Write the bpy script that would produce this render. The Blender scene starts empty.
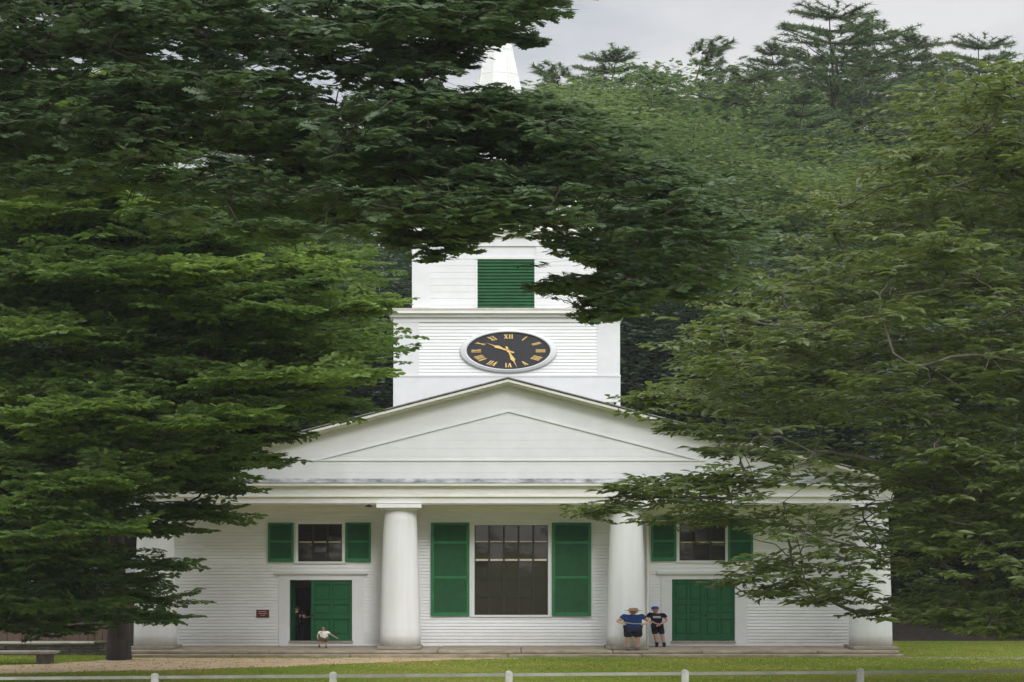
import bpy, math, random
import numpy as np
from mathutils import Vector, Matrix

# ------------------------------------------------------------------ scene, camera, light
SC = bpy.context.scene
COL = SC.collection
R = math.radians
F = 1410.0            # focal length in pixels of the 1024 wide frame
HZ = 555.0            # picture row of the horizon
EYE = 4.3             # eye height

cam_d = bpy.data.cameras.new('camera')
cam = bpy.data.objects.new('camera', cam_d)
COL.objects.link(cam)
cam.location = (0, 0, EYE)
cam.rotation_euler = (R(90), 0, 0)
cam_d.sensor_width = 36.0
cam_d.lens = F / 1024 * 36
cam_d.shift_y = (HZ - 341) / 1024
cam_d.clip_start = 0.5
cam_d.clip_end = 4000
SC.camera = cam

SUN_EL, SUN_AZ = 33.0, 163.0      # azimuth measured clockwise from +Y
w = bpy.data.worlds.new('World')
SC.world = w
w.use_nodes = True
nt = w.node_tree
nt.nodes.clear()
out = nt.nodes.new('ShaderNodeOutputWorld')
bg = nt.nodes.new('ShaderNodeBackground')
bg.inputs['Strength'].default_value = 0.1
sky = nt.nodes.new('ShaderNodeTexSky')
sky.sky_type = 'NISHITA'
sky.sun_disc = False
sky.sun_elevation = R(SUN_EL)
sky.sun_rotation = R(SUN_AZ)
tc = nt.nodes.new('ShaderNodeTexCoord')
mp = nt.nodes.new('ShaderNodeMapping')
mp.inputs['Scale'].default_value = (1.6, 1.6, 6.0)
nz = nt.nodes.new('ShaderNodeTexNoise')
nz.inputs['Scale'].default_value = 2.2
nz.inputs['Detail'].default_value = 5
nz.inputs['Roughness'].default_value = 0.5
rp = nt.nodes.new('ShaderNodeValToRGB')
rp.color_ramp.elements[0].position = 0.40
rp.color_ramp.elements[0].color = (4.8, 4.95, 5.2, 1)
rp.color_ramp.elements[1].position = 0.60
rp.color_ramp.elements[1].color = (6.7, 6.6, 6.5, 1)
mx = nt.nodes.new('ShaderNodeMix')
mx.data_type = 'RGBA'
mx.inputs[0].default_value = 0.9
L = nt.links.new
L(tc.outputs['Generated'], mp.inputs['Vector'])
L(mp.outputs[0], nz.inputs['Vector'])
L(nz.outputs['Fac'], rp.inputs[0])
L(sky.outputs[0], mx.inputs[6])
L(rp.outputs[0], mx.inputs[7])
# overcast sky: the cloud deck is brighter overhead than near the skyline
sx = nt.nodes.new('ShaderNodeSeparateXYZ')
L(tc.outputs['Generated'], sx.inputs[0])
mr = nt.nodes.new('ShaderNodeMapRange')
mr.inputs['From Min'].default_value = 0.40
mr.inputs['From Max'].default_value = 0.85
mr.inputs['To Min'].default_value = 1.0
mr.inputs['To Max'].default_value = 2.1
L(sx.outputs[2], mr.inputs['Value'])
vm = nt.nodes.new('ShaderNodeVectorMath')
vm.operation = 'SCALE'
L(mx.outputs[2], vm.inputs[0])
L(mr.outputs[0], vm.inputs['Scale'])
# ... and where the sun stands behind it
_sd = Vector((math.sin(R(SUN_AZ)) * math.cos(R(SUN_EL)), math.cos(R(SUN_AZ)) * math.cos(R(SUN_EL)), math.sin(R(SUN_EL))))
dt = nt.nodes.new('ShaderNodeVectorMath')
dt.operation = 'DOT_PRODUCT'
L(tc.outputs['Generated'], dt.inputs[0])
dt.inputs[1].default_value = _sd
mg = nt.nodes.new('ShaderNodeMapRange')
mg.interpolation_type = 'SMOOTHSTEP'
mg.inputs['From Min'].default_value = 0.1
mg.inputs['From Max'].default_value = 1.0
mg.inputs['To Min'].default_value = 1.0
mg.inputs['To Max'].default_value = 2.0
L(dt.outputs['Value'], mg.inputs['Value'])
vg = nt.nodes.new('ShaderNodeVectorMath')
vg.operation = 'SCALE'
L(vm.outputs[0], vg.inputs[0])
L(mg.outputs[0], vg.inputs['Scale'])
L(vg.outputs[0], bg.inputs['Color'])
L(bg.outputs[0], out.inputs[0])

sun_d = bpy.data.lights.new('sun', 'SUN')
sun_d.energy = 1.0
sun_d.angle = R(16)
sun_d.color = (1.0, 0.98, 0.955)
sun = bpy.data.objects.new('sun', sun_d)
COL.objects.link(sun)
_az, _el = R(SUN_AZ), R(SUN_EL)
_dir = Vector((math.sin(_az) * math.cos(_el), math.cos(_az) * math.cos(_el), math.sin(_el)))
sun.rotation_euler = _dir.to_track_quat('Z', 'Y').to_euler()

SC.view_settings.view_transform = 'Standard'
SC.view_settings.look = 'None'
SC.view_settings.exposure = 0.35
SC.view_settings.gamma = 1.0
SC.view_settings.use_curve_mapping = False
SC.render.engine = 'CYCLES'
SC.cycles.max_bounces = 6
SC.cycles.diffuse_bounces = 4
SC.cycles.glossy_bounces = 2
SC.cycles.transmission_bounces = 3
SC.cycles.use_denoising = True

# ------------------------------------------------------------------ helpers
def X(px, Y): return (px - 512) * Y / F
def Z(py, Y): return EYE + (HZ - py) * Y / F
def GY(py): return EYE * F / (py - HZ)          # ground distance seen at a row

def new_obj(name, me, mats, parent=None):
    o = bpy.data.objects.new(name, me)
    COL.objects.link(o)
    for m in (mats if isinstance(mats, (list, tuple)) else [mats]):
        me.materials.append(m)
    if parent is not None:
        o.parent = parent
        o.matrix_parent_inverse = parent.matrix_basis.inverted()
    return o

def thing(name, label, cat, loc=(0, 0, 0), group=None):
    o = bpy.data.objects.new(name, None)
    COL.objects.link(o)
    o.location = loc
    o.empty_display_size = 0.3
    o['label'] = label
    o['category'] = cat
    if group: o['group'] = group
    return o

def tag(o, label=None, cat=None, group=None, kind=None):
    for k, v in (('label', label), ('category', cat), ('group', group), ('kind', kind)):
        if v: o[k] = v
    return o

class MB:
    """collects faces for one mesh"""
    def __init__(s):
        s.v, s.f, s.mi, s.sm = [], [], [], []
        s.m = 0
        s.smooth = False
    def add(s, vs, fs):
        b = len(s.v)
        s.v += [tuple(p) for p in vs]
        s.f += [tuple(b + i for i in q) for q in fs]
        s.mi += [s.m] * len(fs)
        s.sm += [s.smooth] * len(fs)
        return s
    def box(s, x0, x1, y0, y1, z0, z1):
        if x0 > x1: x0, x1 = x1, x0
        if y0 > y1: y0, y1 = y1, y0
        if z0 > z1: z0, z1 = z1, z0
        return s.add([(x0, y0, z0), (x1, y0, z0), (x1, y1, z0), (x0, y1, z0), (x0, y0, z1), (x1, y0, z1), (x1, y1, z1), (x0, y1, z1)],
                     [(0, 3, 2, 1), (4, 5, 6, 7), (0, 1, 5, 4), (1, 2, 6, 5), (2, 3, 7, 6), (3, 0, 4, 7)])
    def cbox(s, x0, x1, y0, y1, z0, z1, c=0.015):
        """box with chamfered edges"""
        import itertools
        cx, cy, cz = (x0 + x1) / 2, (y0 + y1) / 2, (z0 + z1) / 2
        hx, hy, hz = abs(x1 - x0) / 2, abs(y1 - y0) / 2, abs(z1 - z0) / 2
        c = min(c, hx * .45, hy * .45, hz * .45)
        V, idx = [], {}
        for sx, sy, sz in itertools.product((-1, 1), repeat=3):
            for a in range(3):
                d = [hx - c, hy - c, hz - c]
                d[a] = (hx, hy, hz)[a]
                idx[(sx, sy, sz, a)] = len(V)
                V.append((cx + sx * d[0], cy + sy * d[1], cz + sz * d[2]))
        Fs = []
        def ordered(ids):
            ps = [Vector(V[i]) for i in ids]
            ctr = sum(ps, Vector()) / len(ps)
            n = ctr - Vector((cx, cy, cz))
            u = (ps[0] - ctr).normalized()
            nn = n.normalized()
            vv = nn.cross(u)
            return tuple(i for _, i in sorted((math.atan2((p - ctr).dot(vv), (p - ctr).dot(u)), i) for p, i in zip(ps, ids)))
        for a in range(3):
            for sg in (-1, 1):
                Fs.append(ordered([idx[k] for k in idx if k[3] == a and k[a] == sg]))
        for a, b in ((0, 1), (0, 2), (1, 2)):
            for sa in (-1, 1):
                for sb in (-1, 1):
                    Fs.append(ordered([idx[k] for k in idx if k[3] in (a, b) and k[a] == sa and k[b] == sb]))
        for sx, sy, sz in itertools.product((-1, 1), repeat=3):
            Fs.append(ordered([idx[(sx, sy, sz, a)] for a in range(3)]))
        return s.add(V, Fs)
    def prism(s, poly, y0, y1):
        """polygon of (x, z), counter-clockwise seen from -Y, extruded from y0 to y1"""
        n = len(poly)
        vs = [(x, y0, z) for x, z in poly] + [(x, y1, z) for x, z in poly]
        fs = [tuple(range(n)), tuple(range(2 * n - 1, n - 1, -1))]
        fs += [(i, n + i, n + (i + 1) % n, (i + 1) % n) for i in range(n)]
        return s.add(vs, fs)
    def lathe(s, cx, cy, prof, seg=32, sx=1.0, sy=1.0, caps=True):
        vs = []
        for r, z in prof:
            for k in range(seg):
                a = 2 * math.pi * k / seg
                vs.append((cx + r * sx * math.cos(a), cy + r * sy * math.sin(a), z))
        fs = []
        for j in range(len(prof) - 1):
            for k in range(seg):
                a, b = j * seg + k, j * seg + (k + 1) % seg
                fs.append((a, b, b + seg, a + seg))
        if caps:
            fs.append(tuple(range(seg - 1, -1, -1)))
            fs.append(tuple(range((len(prof) - 1) * seg, len(prof) * seg)))
        return s.add(vs, fs)
    def tube(s, pts, rad, seg=6):
        pts = [Vector(p) for p in pts]
        n = len(pts)
        if not hasattr(rad, '__len__'): rad = [rad] * n
        vs = []
        for i, p in enumerate(pts):
            d = (pts[min(i + 1, n - 1)] - pts[max(i - 1, 0)])
            d = d.normalized() if d.length > 1e-9 else Vector((0, 0, 1))
            u = d.cross(Vector((0, 0, 1)))
            if u.length < 1e-3: u = Vector((1, 0, 0))
            u.normalize()
            v = u.cross(d)
            for k in range(seg):
                a = 2 * math.pi * k / seg
                vs.append(p + (u * math.cos(a) + v * math.sin(a)) * rad[i])
        fs = []
        for j in range(n - 1):
            for k in range(seg):
                a, b = j * seg + k, j * seg + (k + 1) % seg
                fs.append((a, b, b + seg, a + seg))
        fs.append(tuple(range(seg)))
        fs.append(tuple(range(n * seg - 1, (n - 1) * seg - 1, -1)))
        return s.add(vs, fs)
    def ball(s, c, r, seg=12, rings=8):
        rx, ry, rz = r if hasattr(r, '__len__') else (r, r, r)
        vs = [(c[0], c[1], c[2] - rz)]
        for j in range(1, rings):
            a = math.pi * j / rings
            for k in range(seg):
                b = 2 * math.pi * k / seg
                vs.append((c[0] + rx * math.sin(a) * math.cos(b), c[1] + ry * math.sin(a) * math.sin(b), c[2] - rz * math.cos(a)))
        vs.append((c[0], c[1], c[2] + rz))
        fs = [(0, 1 + (k + 1) % seg, 1 + k) for k in range(seg)]
        for j in range(rings - 2):
            for k in range(seg):
                a, b = 1 + j * seg + k, 1 + j * seg + (k + 1) % seg
                fs.append((a, b, b + seg, a + seg))
        t = len(vs) - 1
        o = 1 + (rings - 2) * seg
        fs += [(o + k, o + (k + 1) % seg, t) for k in range(seg)]
        return s.add(vs, fs)
    def build(s, name, mats, parent=None):
        me = bpy.data.meshes.new(name)
        me.from_pydata(s.v, [], s.f)
        me.polygons.foreach_set('material_index', s.mi)
        me.polygons.foreach_set('use_smooth', s.sm)
        me.update()
        return new_obj(name, me, mats, parent)

def big_mesh(name, V, Fc, k, attr=None, smooth=False):
    """V (n,3), Fc (m,k) vertex ids, all faces k-gons; attr: float per vertex"""
    me = bpy.data.meshes.new(name)
    n, m = len(V), len(Fc)
    me.vertices.add(n)
    me.vertices.foreach_set('co', np.ascontiguousarray(V, dtype=np.float32).ravel())
    me.loops.add(m * k)
    me.loops.foreach_set('vertex_index', np.ascontiguousarray(Fc, dtype=np.int32).ravel())
    me.polygons.add(m)
    me.polygons.foreach_set('loop_start', np.arange(0, m * k, k, dtype=np.int32))
    me.update(calc_edges=True)
    if smooth:
        me.polygons.foreach_set('use_smooth', np.ones(m, dtype=bool))
    if attr is not None:
        a = me.attributes.new('var', 'FLOAT', 'POINT')
        a.data.foreach_set('value', np.ascontiguousarray(attr, dtype=np.float32))
    return me

# ------------------------------------------------------------------ materials
def mat(name, col, rough=0.6, var=0.0, vscale=3.0, bump=0.0, bscale=20.0, col2=None, spec=0.5, stretch=None, metal=0.0, detail=4, dirt=False):
    m = bpy.data.materials.new(name)
    m.use_nodes = True
    t = m.node_tree
    b = t.nodes['Principled BSDF']
    b.inputs['Base Color'].default_value = (*col, 1)
    b.inputs['Roughness'].default_value = rough
    b.inputs['Specular IOR Level'].default_value = spec
    b.inputs['Metallic'].default_value = metal
    tcn = t.nodes.new('ShaderNodeTexCoord')
    src = tcn.outputs['Object']
    if stretch:
        mpn = t.nodes.new('ShaderNodeMapping')
        mpn.inputs['Scale'].default_value = stretch
        t.links.new(src, mpn.inputs[0])
        src = mpn.outputs[0]
    if var or col2:
        n = t.nodes.new('ShaderNodeTexNoise')
        n.inputs['Scale'].default_value = vscale
        n.inputs['Detail'].default_value = detail
        n.inputs['Roughness'].default_value = 0.62
        t.links.new(src, n.inputs['Vector'])
        r = t.nodes.new('ShaderNodeValToRGB')
        r.color_ramp.elements[0].position = 0.33
        r.color_ramp.elements[1].position = 0.67
        c2 = col2 or tuple(c * (1 - var) for c in col)
        r.color_ramp.elements[0].color = (*c2, 1)
        r.color_ramp.elements[1].color = (*col, 1)
        t.links.new(n.outputs['Fac'], r.inputs[0])
        t.links.new(r.outputs[0], b.inputs['Base Color'])
    if dirt:
        sp_ = t.nodes.new('ShaderNodeSeparateXYZ')
        t.links.new(tcn.outputs['Object'], sp_.inputs[0])
        mr_ = t.nodes.new('ShaderNodeMapRange')
        mr_.inputs['From Min'].default_value = .25
        mr_.inputs['From Max'].default_value = 1.15
        mr_.inputs['To Min'].default_value = .85
        mr_.inputs['To Max'].default_value = .0
        t.links.new(sp_.outputs[2], mr_.inputs['Value'])
        n3 = t.nodes.new('ShaderNodeTexNoise')
        n3.inputs['Scale'].default_value = 2.3
        n3.inputs['Detail'].default_value = 8
        n3.inputs['Roughness'].default_value = .7
        t.links.new(tcn.outputs['Object'], n3.inputs['Vector'])
        mu_ = t.nodes.new('ShaderNodeMath'); mu_.operation = 'MULTIPLY'
        t.links.new(mr_.outputs[0], mu_.inputs[0]); t.links.new(n3.outputs['Fac'], mu_.inputs[1])
        mm_ = t.nodes.new('ShaderNodeMix'); mm_.data_type = 'RGBA'
        t.links.new(mu_.outputs[0], mm_.inputs[0])
        t.links.new(b.inputs['Base Color'].links[0].from_socket, mm_.inputs[6])
        mm_.inputs[7].default_value = (.40, .38, .31, 1)
        t.links.new(mm_.outputs[2], b.inputs['Base Color'])
    if bump:
        n2 = t.nodes.new('ShaderNodeTexNoise')
        n2.inputs['Scale'].default_value = bscale
        n2.inputs['Detail'].default_value = 4
        t.links.new(src, n2.inputs['Vector'])
        bp = t.nodes.new('ShaderNodeBump')
        bp.inputs['Strength'].default_value = bump
        bp.inputs['Distance'].default_value = 0.02
        t.links.new(n2.outputs['Fac'], bp.inputs['Height'])
        t.links.new(bp.outputs[0], b.inputs['Normal'])
    return m

def leaf_mat(name, c_lo, c_hi, trans=0.35, rough=0.5, c_top=None, spec=0.35):
    """leaf colour varies from leaf to leaf through the 'var' value"""
    m = bpy.data.materials.new(name)
    m.use_nodes = True
    t = m.node_tree
    b = t.nodes['Principled BSDF']
    o = t.nodes['Material Output']
    a = t.nodes.new('ShaderNodeAttribute')
    a.attribute_name = 'var'
    r = t.nodes.new('ShaderNodeValToRGB')
    e = r.color_ramp.elements
    e[0].position, e[1].position = 0.0, 0.85
    e[0].color, e[1].color = (*c_lo, 1), (*c_hi, 1)
    if c_top:
        k = e.new(1.0)
        k.color = (*c_top, 1)
    t.links.new(a.outputs['Fac'], r.inputs[0])
    t.links.new(r.outputs[0], b.inputs['Base Color'])
    b.inputs['Roughness'].default_value = rough
    b.inputs['Specular IOR Level'].default_value = spec
    tr = t.nodes.new('ShaderNodeBsdfTranslucent')
    hs = t.nodes.new('ShaderNodeHueSaturation')
    hs.inputs['Hue'].default_value = 0.485
    hs.inputs['Saturation'].default_value = 1.1
    hs.inputs['Value'].default_value = 1.9
    t.links.new(r.outputs[0], hs.inputs['Color'])
    t.links.new(hs.outputs[0], tr.inputs['Color'])
    ms = t.nodes.new('ShaderNodeMixShader')
    ms.inputs[0].default_value = trans
    t.links.new(b.outputs[0], ms.inputs[1])
    t.links.new(tr.outputs[0], ms.inputs[2])
    t.links.new(ms.outputs[0], o.inputs[0])
    return m

M = {}
M['white'] = mat('white_paint', (.69, .70, .72), .5, col2=(.63, .64, .655), vscale=1.3, bump=.15, bscale=9, detail=8)  # darker than clapboard paint; offsets the strong light on tower, pediment and spire
M['white_col'] = mat('white_column_paint', (.79, .80, .82), .5, col2=(.71, .72, .725), vscale=1.0, stretch=(3, 3, .25), bump=.12, bscale=14, detail=8, dirt=True)
M['clap'] = mat('white_clapboard_paint', (.79, .80, .815), .5, col2=(.72, .725, .73), vscale=2.0, stretch=(.7, 1, 6), detail=8, bump=.2, bscale=12, dirt=True)
M['white_trim'] = mat('white_trim_paint', (.80, .80, .79), .45, col2=(.71, .70, .66), vscale=2.4, stretch=(.6, 1, 3), detail=7)
M['green'] = mat('green_shutter_paint', (.011, .092, .028), .6, col2=(.008, .066, .020), vscale=3, detail=6, spec=.25)  # slats darker than the frame: shade of the relief put into the colour
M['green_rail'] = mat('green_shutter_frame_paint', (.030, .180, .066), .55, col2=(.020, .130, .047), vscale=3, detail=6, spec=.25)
M['green_door'] = mat('green_door_paint', (.009, .105, .034), .5, col2=(.006, .075, .025), vscale=2, detail=6, spec=.3)
M['granite'] = mat('granite', (.40, .335, .25), .8, col2=(.22, .18, .13), vscale=4, bump=.5, bscale=18, detail=8, stretch=(.4, 1, 1.6))
M['granite_top'] = mat('granite_step_top', (.33, .29, .23), .8, col2=(.22, .19, .15), vscale=3, bump=.4, bscale=18, detail=8)
M['roof'] = mat('grey_shingles', (.27, .27, .27), .8, col2=(.12, .12, .12), vscale=5, bump=.6, bscale=12, detail=8)
M['lead'] = mat('weathered_metal_flashing', (.50, .51, .52), .5, col2=(.07, .075, .08), vscale=2.6, stretch=(.8, 1, 1), detail=9)
M['dial'] = mat('black_dial', (.012, .013, .020), .45, var=.4, vscale=3, stretch=(6, 1, .3))
M['gold'] = mat('gold_leaf', (.85, .58, .20), .35, var=.2, vscale=6, metal=.35)
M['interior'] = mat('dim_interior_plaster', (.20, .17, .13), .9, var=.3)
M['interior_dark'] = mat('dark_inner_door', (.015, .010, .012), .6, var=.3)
M['blind'] = mat('cream_sash_rail', (.62, .58, .44), .6, var=.2)
M['maroon'] = mat('maroon_plaque', (.11, .012, .018), .45, var=.2)
M['pale_text'] = mat('pale_lettering', (.55, .45, .42), .6, var=.1)
M['iron'] = mat('dark_iron', (.012, .012, .013), .5, var=.3)
M['bark'] = mat('bark', (.050, .042, .034), .9, col2=(.020, .017, .014), vscale=5, bump=.9, bscale=14, stretch=(1, 1, .25), detail=8)
M['bark_grey'] = mat('grey_bark', (.13, .115, .095), .9, col2=(.05, .045, .038), vscale=5, bump=.9, bscale=14, stretch=(1, 1, .25), detail=8)
M['skin'] = mat('skin', (.50, .29, .21), .5, var=.12, vscale=6, spec=.3)
M['wallstone'] = mat('field_stone', (.16, .14, .12), .9, col2=(.055, .05, .04), vscale=3, bump=.8, bscale=12, detail=8)
M['capstone'] = mat('pale_capstone', (.42, .39, .34), .85, col2=(.25, .23, .19), vscale=2, bump=.5, bscale=14, detail=8)
M['fence'] = mat('white_fence_paint', (.56, .56, .54), .5, col2=(.38, .37, .34), vscale=3, detail=8, bump=.2, bscale=20)
M['fence_rail'] = mat('shaded_rail_paint', (.38, .38, .36), .6, col2=(.26, .26, .23), vscale=2, detail=8)  # rail greyer than the posts: the shade it lies in is painted on
M['shedboard'] = mat('brown_shed_boards', (.20, .125, .10), .85, col2=(.11, .07, .058), vscale=2.5, stretch=(6, 1, .35), bump=.5, bscale=10, detail=8)
M['glass'] = None
def glass_mat():
    m = bpy.data.materials.new('window_glass')
    m.use_nodes = True
    t = m.node_tree
    b = t.nodes['Principled BSDF']
    b.inputs['Base Color'].default_value = (.028, .023, .021, 1)
    b.inputs['Roughness'].default_value = .04
    b.inputs['IOR'].default_value = 1.45
    tcn = t.nodes.new('ShaderNodeTexCoord')
    n = t.nodes.new('ShaderNodeTexNoise')
    n.inputs['Scale'].default_value = 1.1
    n.inputs['Detail'].default_value = 2
    bp = t.nodes.new('ShaderNodeBump')
    bp.inputs['Strength'].default_value = .07
    bp.inputs['Distance'].default_value = .05
    t.links.new(tcn.outputs['Object'], n.inputs['Vector'])
    t.links.new(n.outputs['Fac'], bp.inputs['Height'])
    t.links.new(bp.outputs[0], b.inputs['Normal'])
    return m
M['glass'] = glass_mat()

def cloth(name, c, v=.25): return mat(name, c, .9, var=v, vscale=9, spec=.2)

# ------------------------------------------------------------------ ground
def ground_mat():
    m = bpy.data.materials.new('lawn_turf')
    m.use_nodes = True
    t = m.node_tree
    b = t.nodes['Principled BSDF']
    b.inputs['Roughness'].default_value = .9
    b.inputs['Specular IOR Level'].default_value = .1
    tcn = t.nodes.new('ShaderNodeTexCoord')
    def noise(sc, det, stretch=None):
        n = t.nodes.new('ShaderNodeTexNoise')
        n.inputs['Scale'].default_value = sc
        n.inputs['Detail'].default_value = det
        n.inputs['Roughness'].default_value = .65
        s = tcn.outputs['Object']
        if stretch:
            mm = t.nodes.new('ShaderNodeMapping')
            mm.inputs['Scale'].default_value = stretch
            t.links.new(s, mm.inputs[0]); s = mm.outputs[0]
        t.links.new(s, n.inputs['Vector'])
        return n.outputs['Fac']
    def ramp(src, stops):
        r = t.nodes.new('ShaderNodeValToRGB')
        e = r.color_ramp.elements
        e[0].position, e[0].color = stops[0][0], (*stops[0][1], 1)
        e[1].position, e[1].color = stops[-1][0], (*stops[-1][1], 1)
        for p, c in stops[1:-1]:
            k = e.new(p); k.color = (*c, 1)
        t.links.new(src, r.inputs[0])
        return r.outputs[0]
    big = ramp(noise(.35, 6, (.45, 1, 1)), [(.36, (.36, .30, .11)), (.48, (.28, .30, .055)), (.62, (.19, .30, .042))])
    fine = ramp(noise(9, 5, (.5, 1, 1)), [(.3, (.45, .45, .45)), (.7, (1.25, 1.25, 1.2))])
    mx = t.nodes.new('ShaderNodeMix')
    mx.data_type = 'RGBA'; mx.blend_type = 'MULTIPLY'
    mx.inputs[0].default_value = 1
    t.links.new(big, mx.inputs[6]); t.links.new(fine, mx.inputs[7])
    t.links.new(mx.outputs[2], b.inputs['Base Color'])
    bp = t.nodes.new('ShaderNodeBump')
    bp.inputs['Strength'].default_value = .6
    bp.inputs['Distance'].default_value = .04
    t.links.new(noise(30, 3), bp.inputs['Height'])
    t.links.new(bp.outputs[0], b.inputs['Normal'])
    return m
M['lawn'] = ground_mat()
tag(MB().add([(-1800, -1500, 0), (1800, -1500, 0), (1800, 2200, 0), (-1800, 2200, 0)], [(0, 1, 2, 3)]).build('lawn', M['lawn']), kind='structure')

def hill_z(x, y):
    d = np.maximum(0, y - 70.5)
    base = 0.30 * d + 0.16 * np.minimum(np.maximum(0, y - 78), 60)
    base = np.where(y > 138, 0.30 * 67.5 + 9.6 + (y - 138) * 0.02, base)
    n = 0.35 * np.sin(x * .31 + y * .2) + .25 * np.sin(x * .73 - y * .5 + 1) + .12 * np.sin(x * 1.9 + y * 1.3)
    return base + n * np.clip((y - 70) / 6, 0, 1) * .9 - .25 * (y < 70.6)
gx = np.linspace(-150, 150, 181); gy = np.concatenate([np.linspace(69.5, 90, 50), np.linspace(92, 320, 70)])
GX, GYY = np.meshgrid(gx, gy)
HV = np.stack([GX.ravel(), GYY.ravel(), hill_z(GX, GYY).ravel()], 1)
nx, ny = len(gx), len(gy)
ii, jj = np.meshgrid(np.arange(nx - 1), np.arange(ny - 1))
q = (jj * nx + ii).ravel()
M['litter'] = mat('leaf_litter', (.045, .033, .026), .95, col2=(.016, .014, .011), vscale=2.2, bump=1.0, bscale=9, detail=9)  # shade on the wooded bank is put into this dark colour
tag(new_obj('hillside', big_mesh('hillside', HV, np.stack([q, q + 1, q + nx + 1, q + nx], 1), 4, smooth=True), M['litter']), kind='structure')

def ground_patch(name, pts, z, m, kind='structure'):
    mb = MB()
    vs = [(X(px, GY(py)), GY(py), z) for px, py in pts]
    mb.add(vs, [tuple(range(len(vs)))])
    return tag(mb.build(name, m), kind=kind)
M['dirt'] = mat('sandy_path', (.56, .42, .27), .95, col2=(.36, .25, .15), vscale=2.0, bump=.5, bscale=10, detail=9, stretch=(.5, 1, 1))
M['gravel'] = mat('pale_gravel_lane', (.36, .34, .30), .95, col2=(.20, .19, .16), vscale=3, bump=.5, bscale=14, detail=8)
# outline with a ragged edge
rg = random.Random(5)
def ragged(edge, amp):
    o = []
    for (a, b), (c, d) in zip(edge[:-1], edge[1:]):
        n = max(1, int(abs(c - a) / 14))
        for i in range(n):
            f = i / n
            o.append((a + (c - a) * f, b + (d - b) * f + rg.uniform(-amp, amp)))
    return o + [edge[-1]]
top = ragged([(-260, 668), (0, 665.5), (90, 661.5), (125, 658.2), (300, 657.9), (520, 657.8)], .35)
bot = ragged([(545, 658.1), (470, 659.8), (400, 661.8), (300, 666.5), (200, 669.2), (0, 674), (-260, 677)], .5)
ground_patch('path', list(reversed(top + bot)), .006, M['dirt'])
ground_patch('lane', list(reversed(ragged([(893, 657.2), (1024, 657.2), (1250, 658)], .1) + ragged([(1250, 664), (1024, 660), (960, 658.9), (893, 657.9)], .2))), .006, M['gravel'])

# grass blades over the visible strip
rs = np.random.RandomState(3)
def grass_blades(n):
    Yb = 43.5 + (69.5 - 43.5) * rs.rand(n) ** 1.15
    px = rs.uniform(-15, 1040, n)
    py = HZ + EYE * F / Yb
    # keep off the path
    lim_top = np.interp(px, [-260, 0, 90, 125, 520, 545], [668, 665.5, 661.5, 658, 657.5, 657.5])
    lim_bot = np.interp(px, [-260, 0, 200, 300, 400, 470, 545], [677, 674, 669.2, 666.5, 661.8, 659.8, 657.5])
    onpath = (py > lim_top + .2) & (py < lim_bot - .2) & (rs.rand(n) > .06)
    onstep = (px > 128) & (px < 900) & (Yb > 59.7)
    keep = ~onpath & ~onstep
    Yb, px = Yb[keep], px[keep]
    xb = (px - 512) * Yb / F
    n = len(xb)
    patch = .5 + .5 * np.sin(xb * .8 + np.sin(Yb * 1.3)) * np.sin(Yb * 1.1 + xb * .23)
    h = rs.uniform(.02, .055, n) * (.7 + .7 * patch)
    a = rs.uniform(0, np.pi, n)
    wd = .016
    lx, ly = rs.normal(0, .035, n), rs.normal(0, .02, n)
    V = np.zeros((n, 3, 3))
    V[:, 0] = np.stack([xb - wd * np.cos(a) * 2, Yb - wd * np.sin(a), np.full(n, -.002)], 1)
    V[:, 1] = np.stack([xb + wd * np.cos(a) * 2, Yb + wd * np.sin(a), np.full(n, -.002)], 1)
    V[:, 2] = np.stack([xb + lx, Yb + ly, h], 1)
    at = np.repeat(np.clip(.35 * patch + .65 * rs.rand(n), 0, 1), 3)
    return big_mesh('grass', V.reshape(-1, 3), np.arange(3 * n).reshape(-1, 3), 3, at)
M['grass'] = leaf_mat('grass_blades', (.30, .26, .08), (.17, .28, .04), trans=.3, rough=.7, spec=.1)
tag(new_obj('grass', grass_blades(170000), M['grass']), 'mown lawn grass between white fence and church steps', 'grass', kind='stuff')

# fallen leaves on the lawn and the path
nf = 900
Yl = rs.uniform(46, 59, nf); xl_ = rs.uniform(-19, 22, nf)
lfv, lff = np.array([(0, -.03, 0), (.10, 0, .012), (0, .03, .02), (-.10, 0, .006)]), np.array([(0, 1, 2), (0, 2, 3)])
an = rs.uniform(0, 6.3, nf)
Rz = np.zeros((nf, 3, 3)); Rz[:, 0, 0] = np.cos(an); Rz[:, 1, 1] = np.cos(an); Rz[:, 0, 1] = -np.sin(an); Rz[:, 1, 0] = np.sin(an); Rz[:, 2, 2] = 1
LV = (np.einsum('nij,vj->nvi', Rz, lfv) * rs.uniform(.5, 1.1, (nf, 1, 1)) + np.stack([xl_, Yl, np.full(nf, .03)], 1)[:, None]).reshape(-1, 3)
LF = (lff[None] + (np.arange(nf) * 4)[:, None, None]).reshape(-1, 3)
M['fallen'] = leaf_mat('dry_leaves', (.10, .05, .02), (.34, .24, .09), trans=.1)
tag(new_obj('fallen_leaves', big_mesh('fallen_leaves', LV, LF, 3, np.repeat(rs.rand(nf), 4)), M['fallen']), 'dry brown leaves scattered over the lawn and path', 'leaves', kind='stuff')

# ------------------------------------------------------------------ church
YF = 60.0      # plane of the portico front
YW = 62.8      # plane of the wall behind the columns
YT = 63.0      # front of the clock stage
YB = 63.5      # front of the belfry
ch = thing('church', 'white clapboard church with four columns, clock tower and green doors and shutters', 'church', (0, 61, 0))

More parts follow.
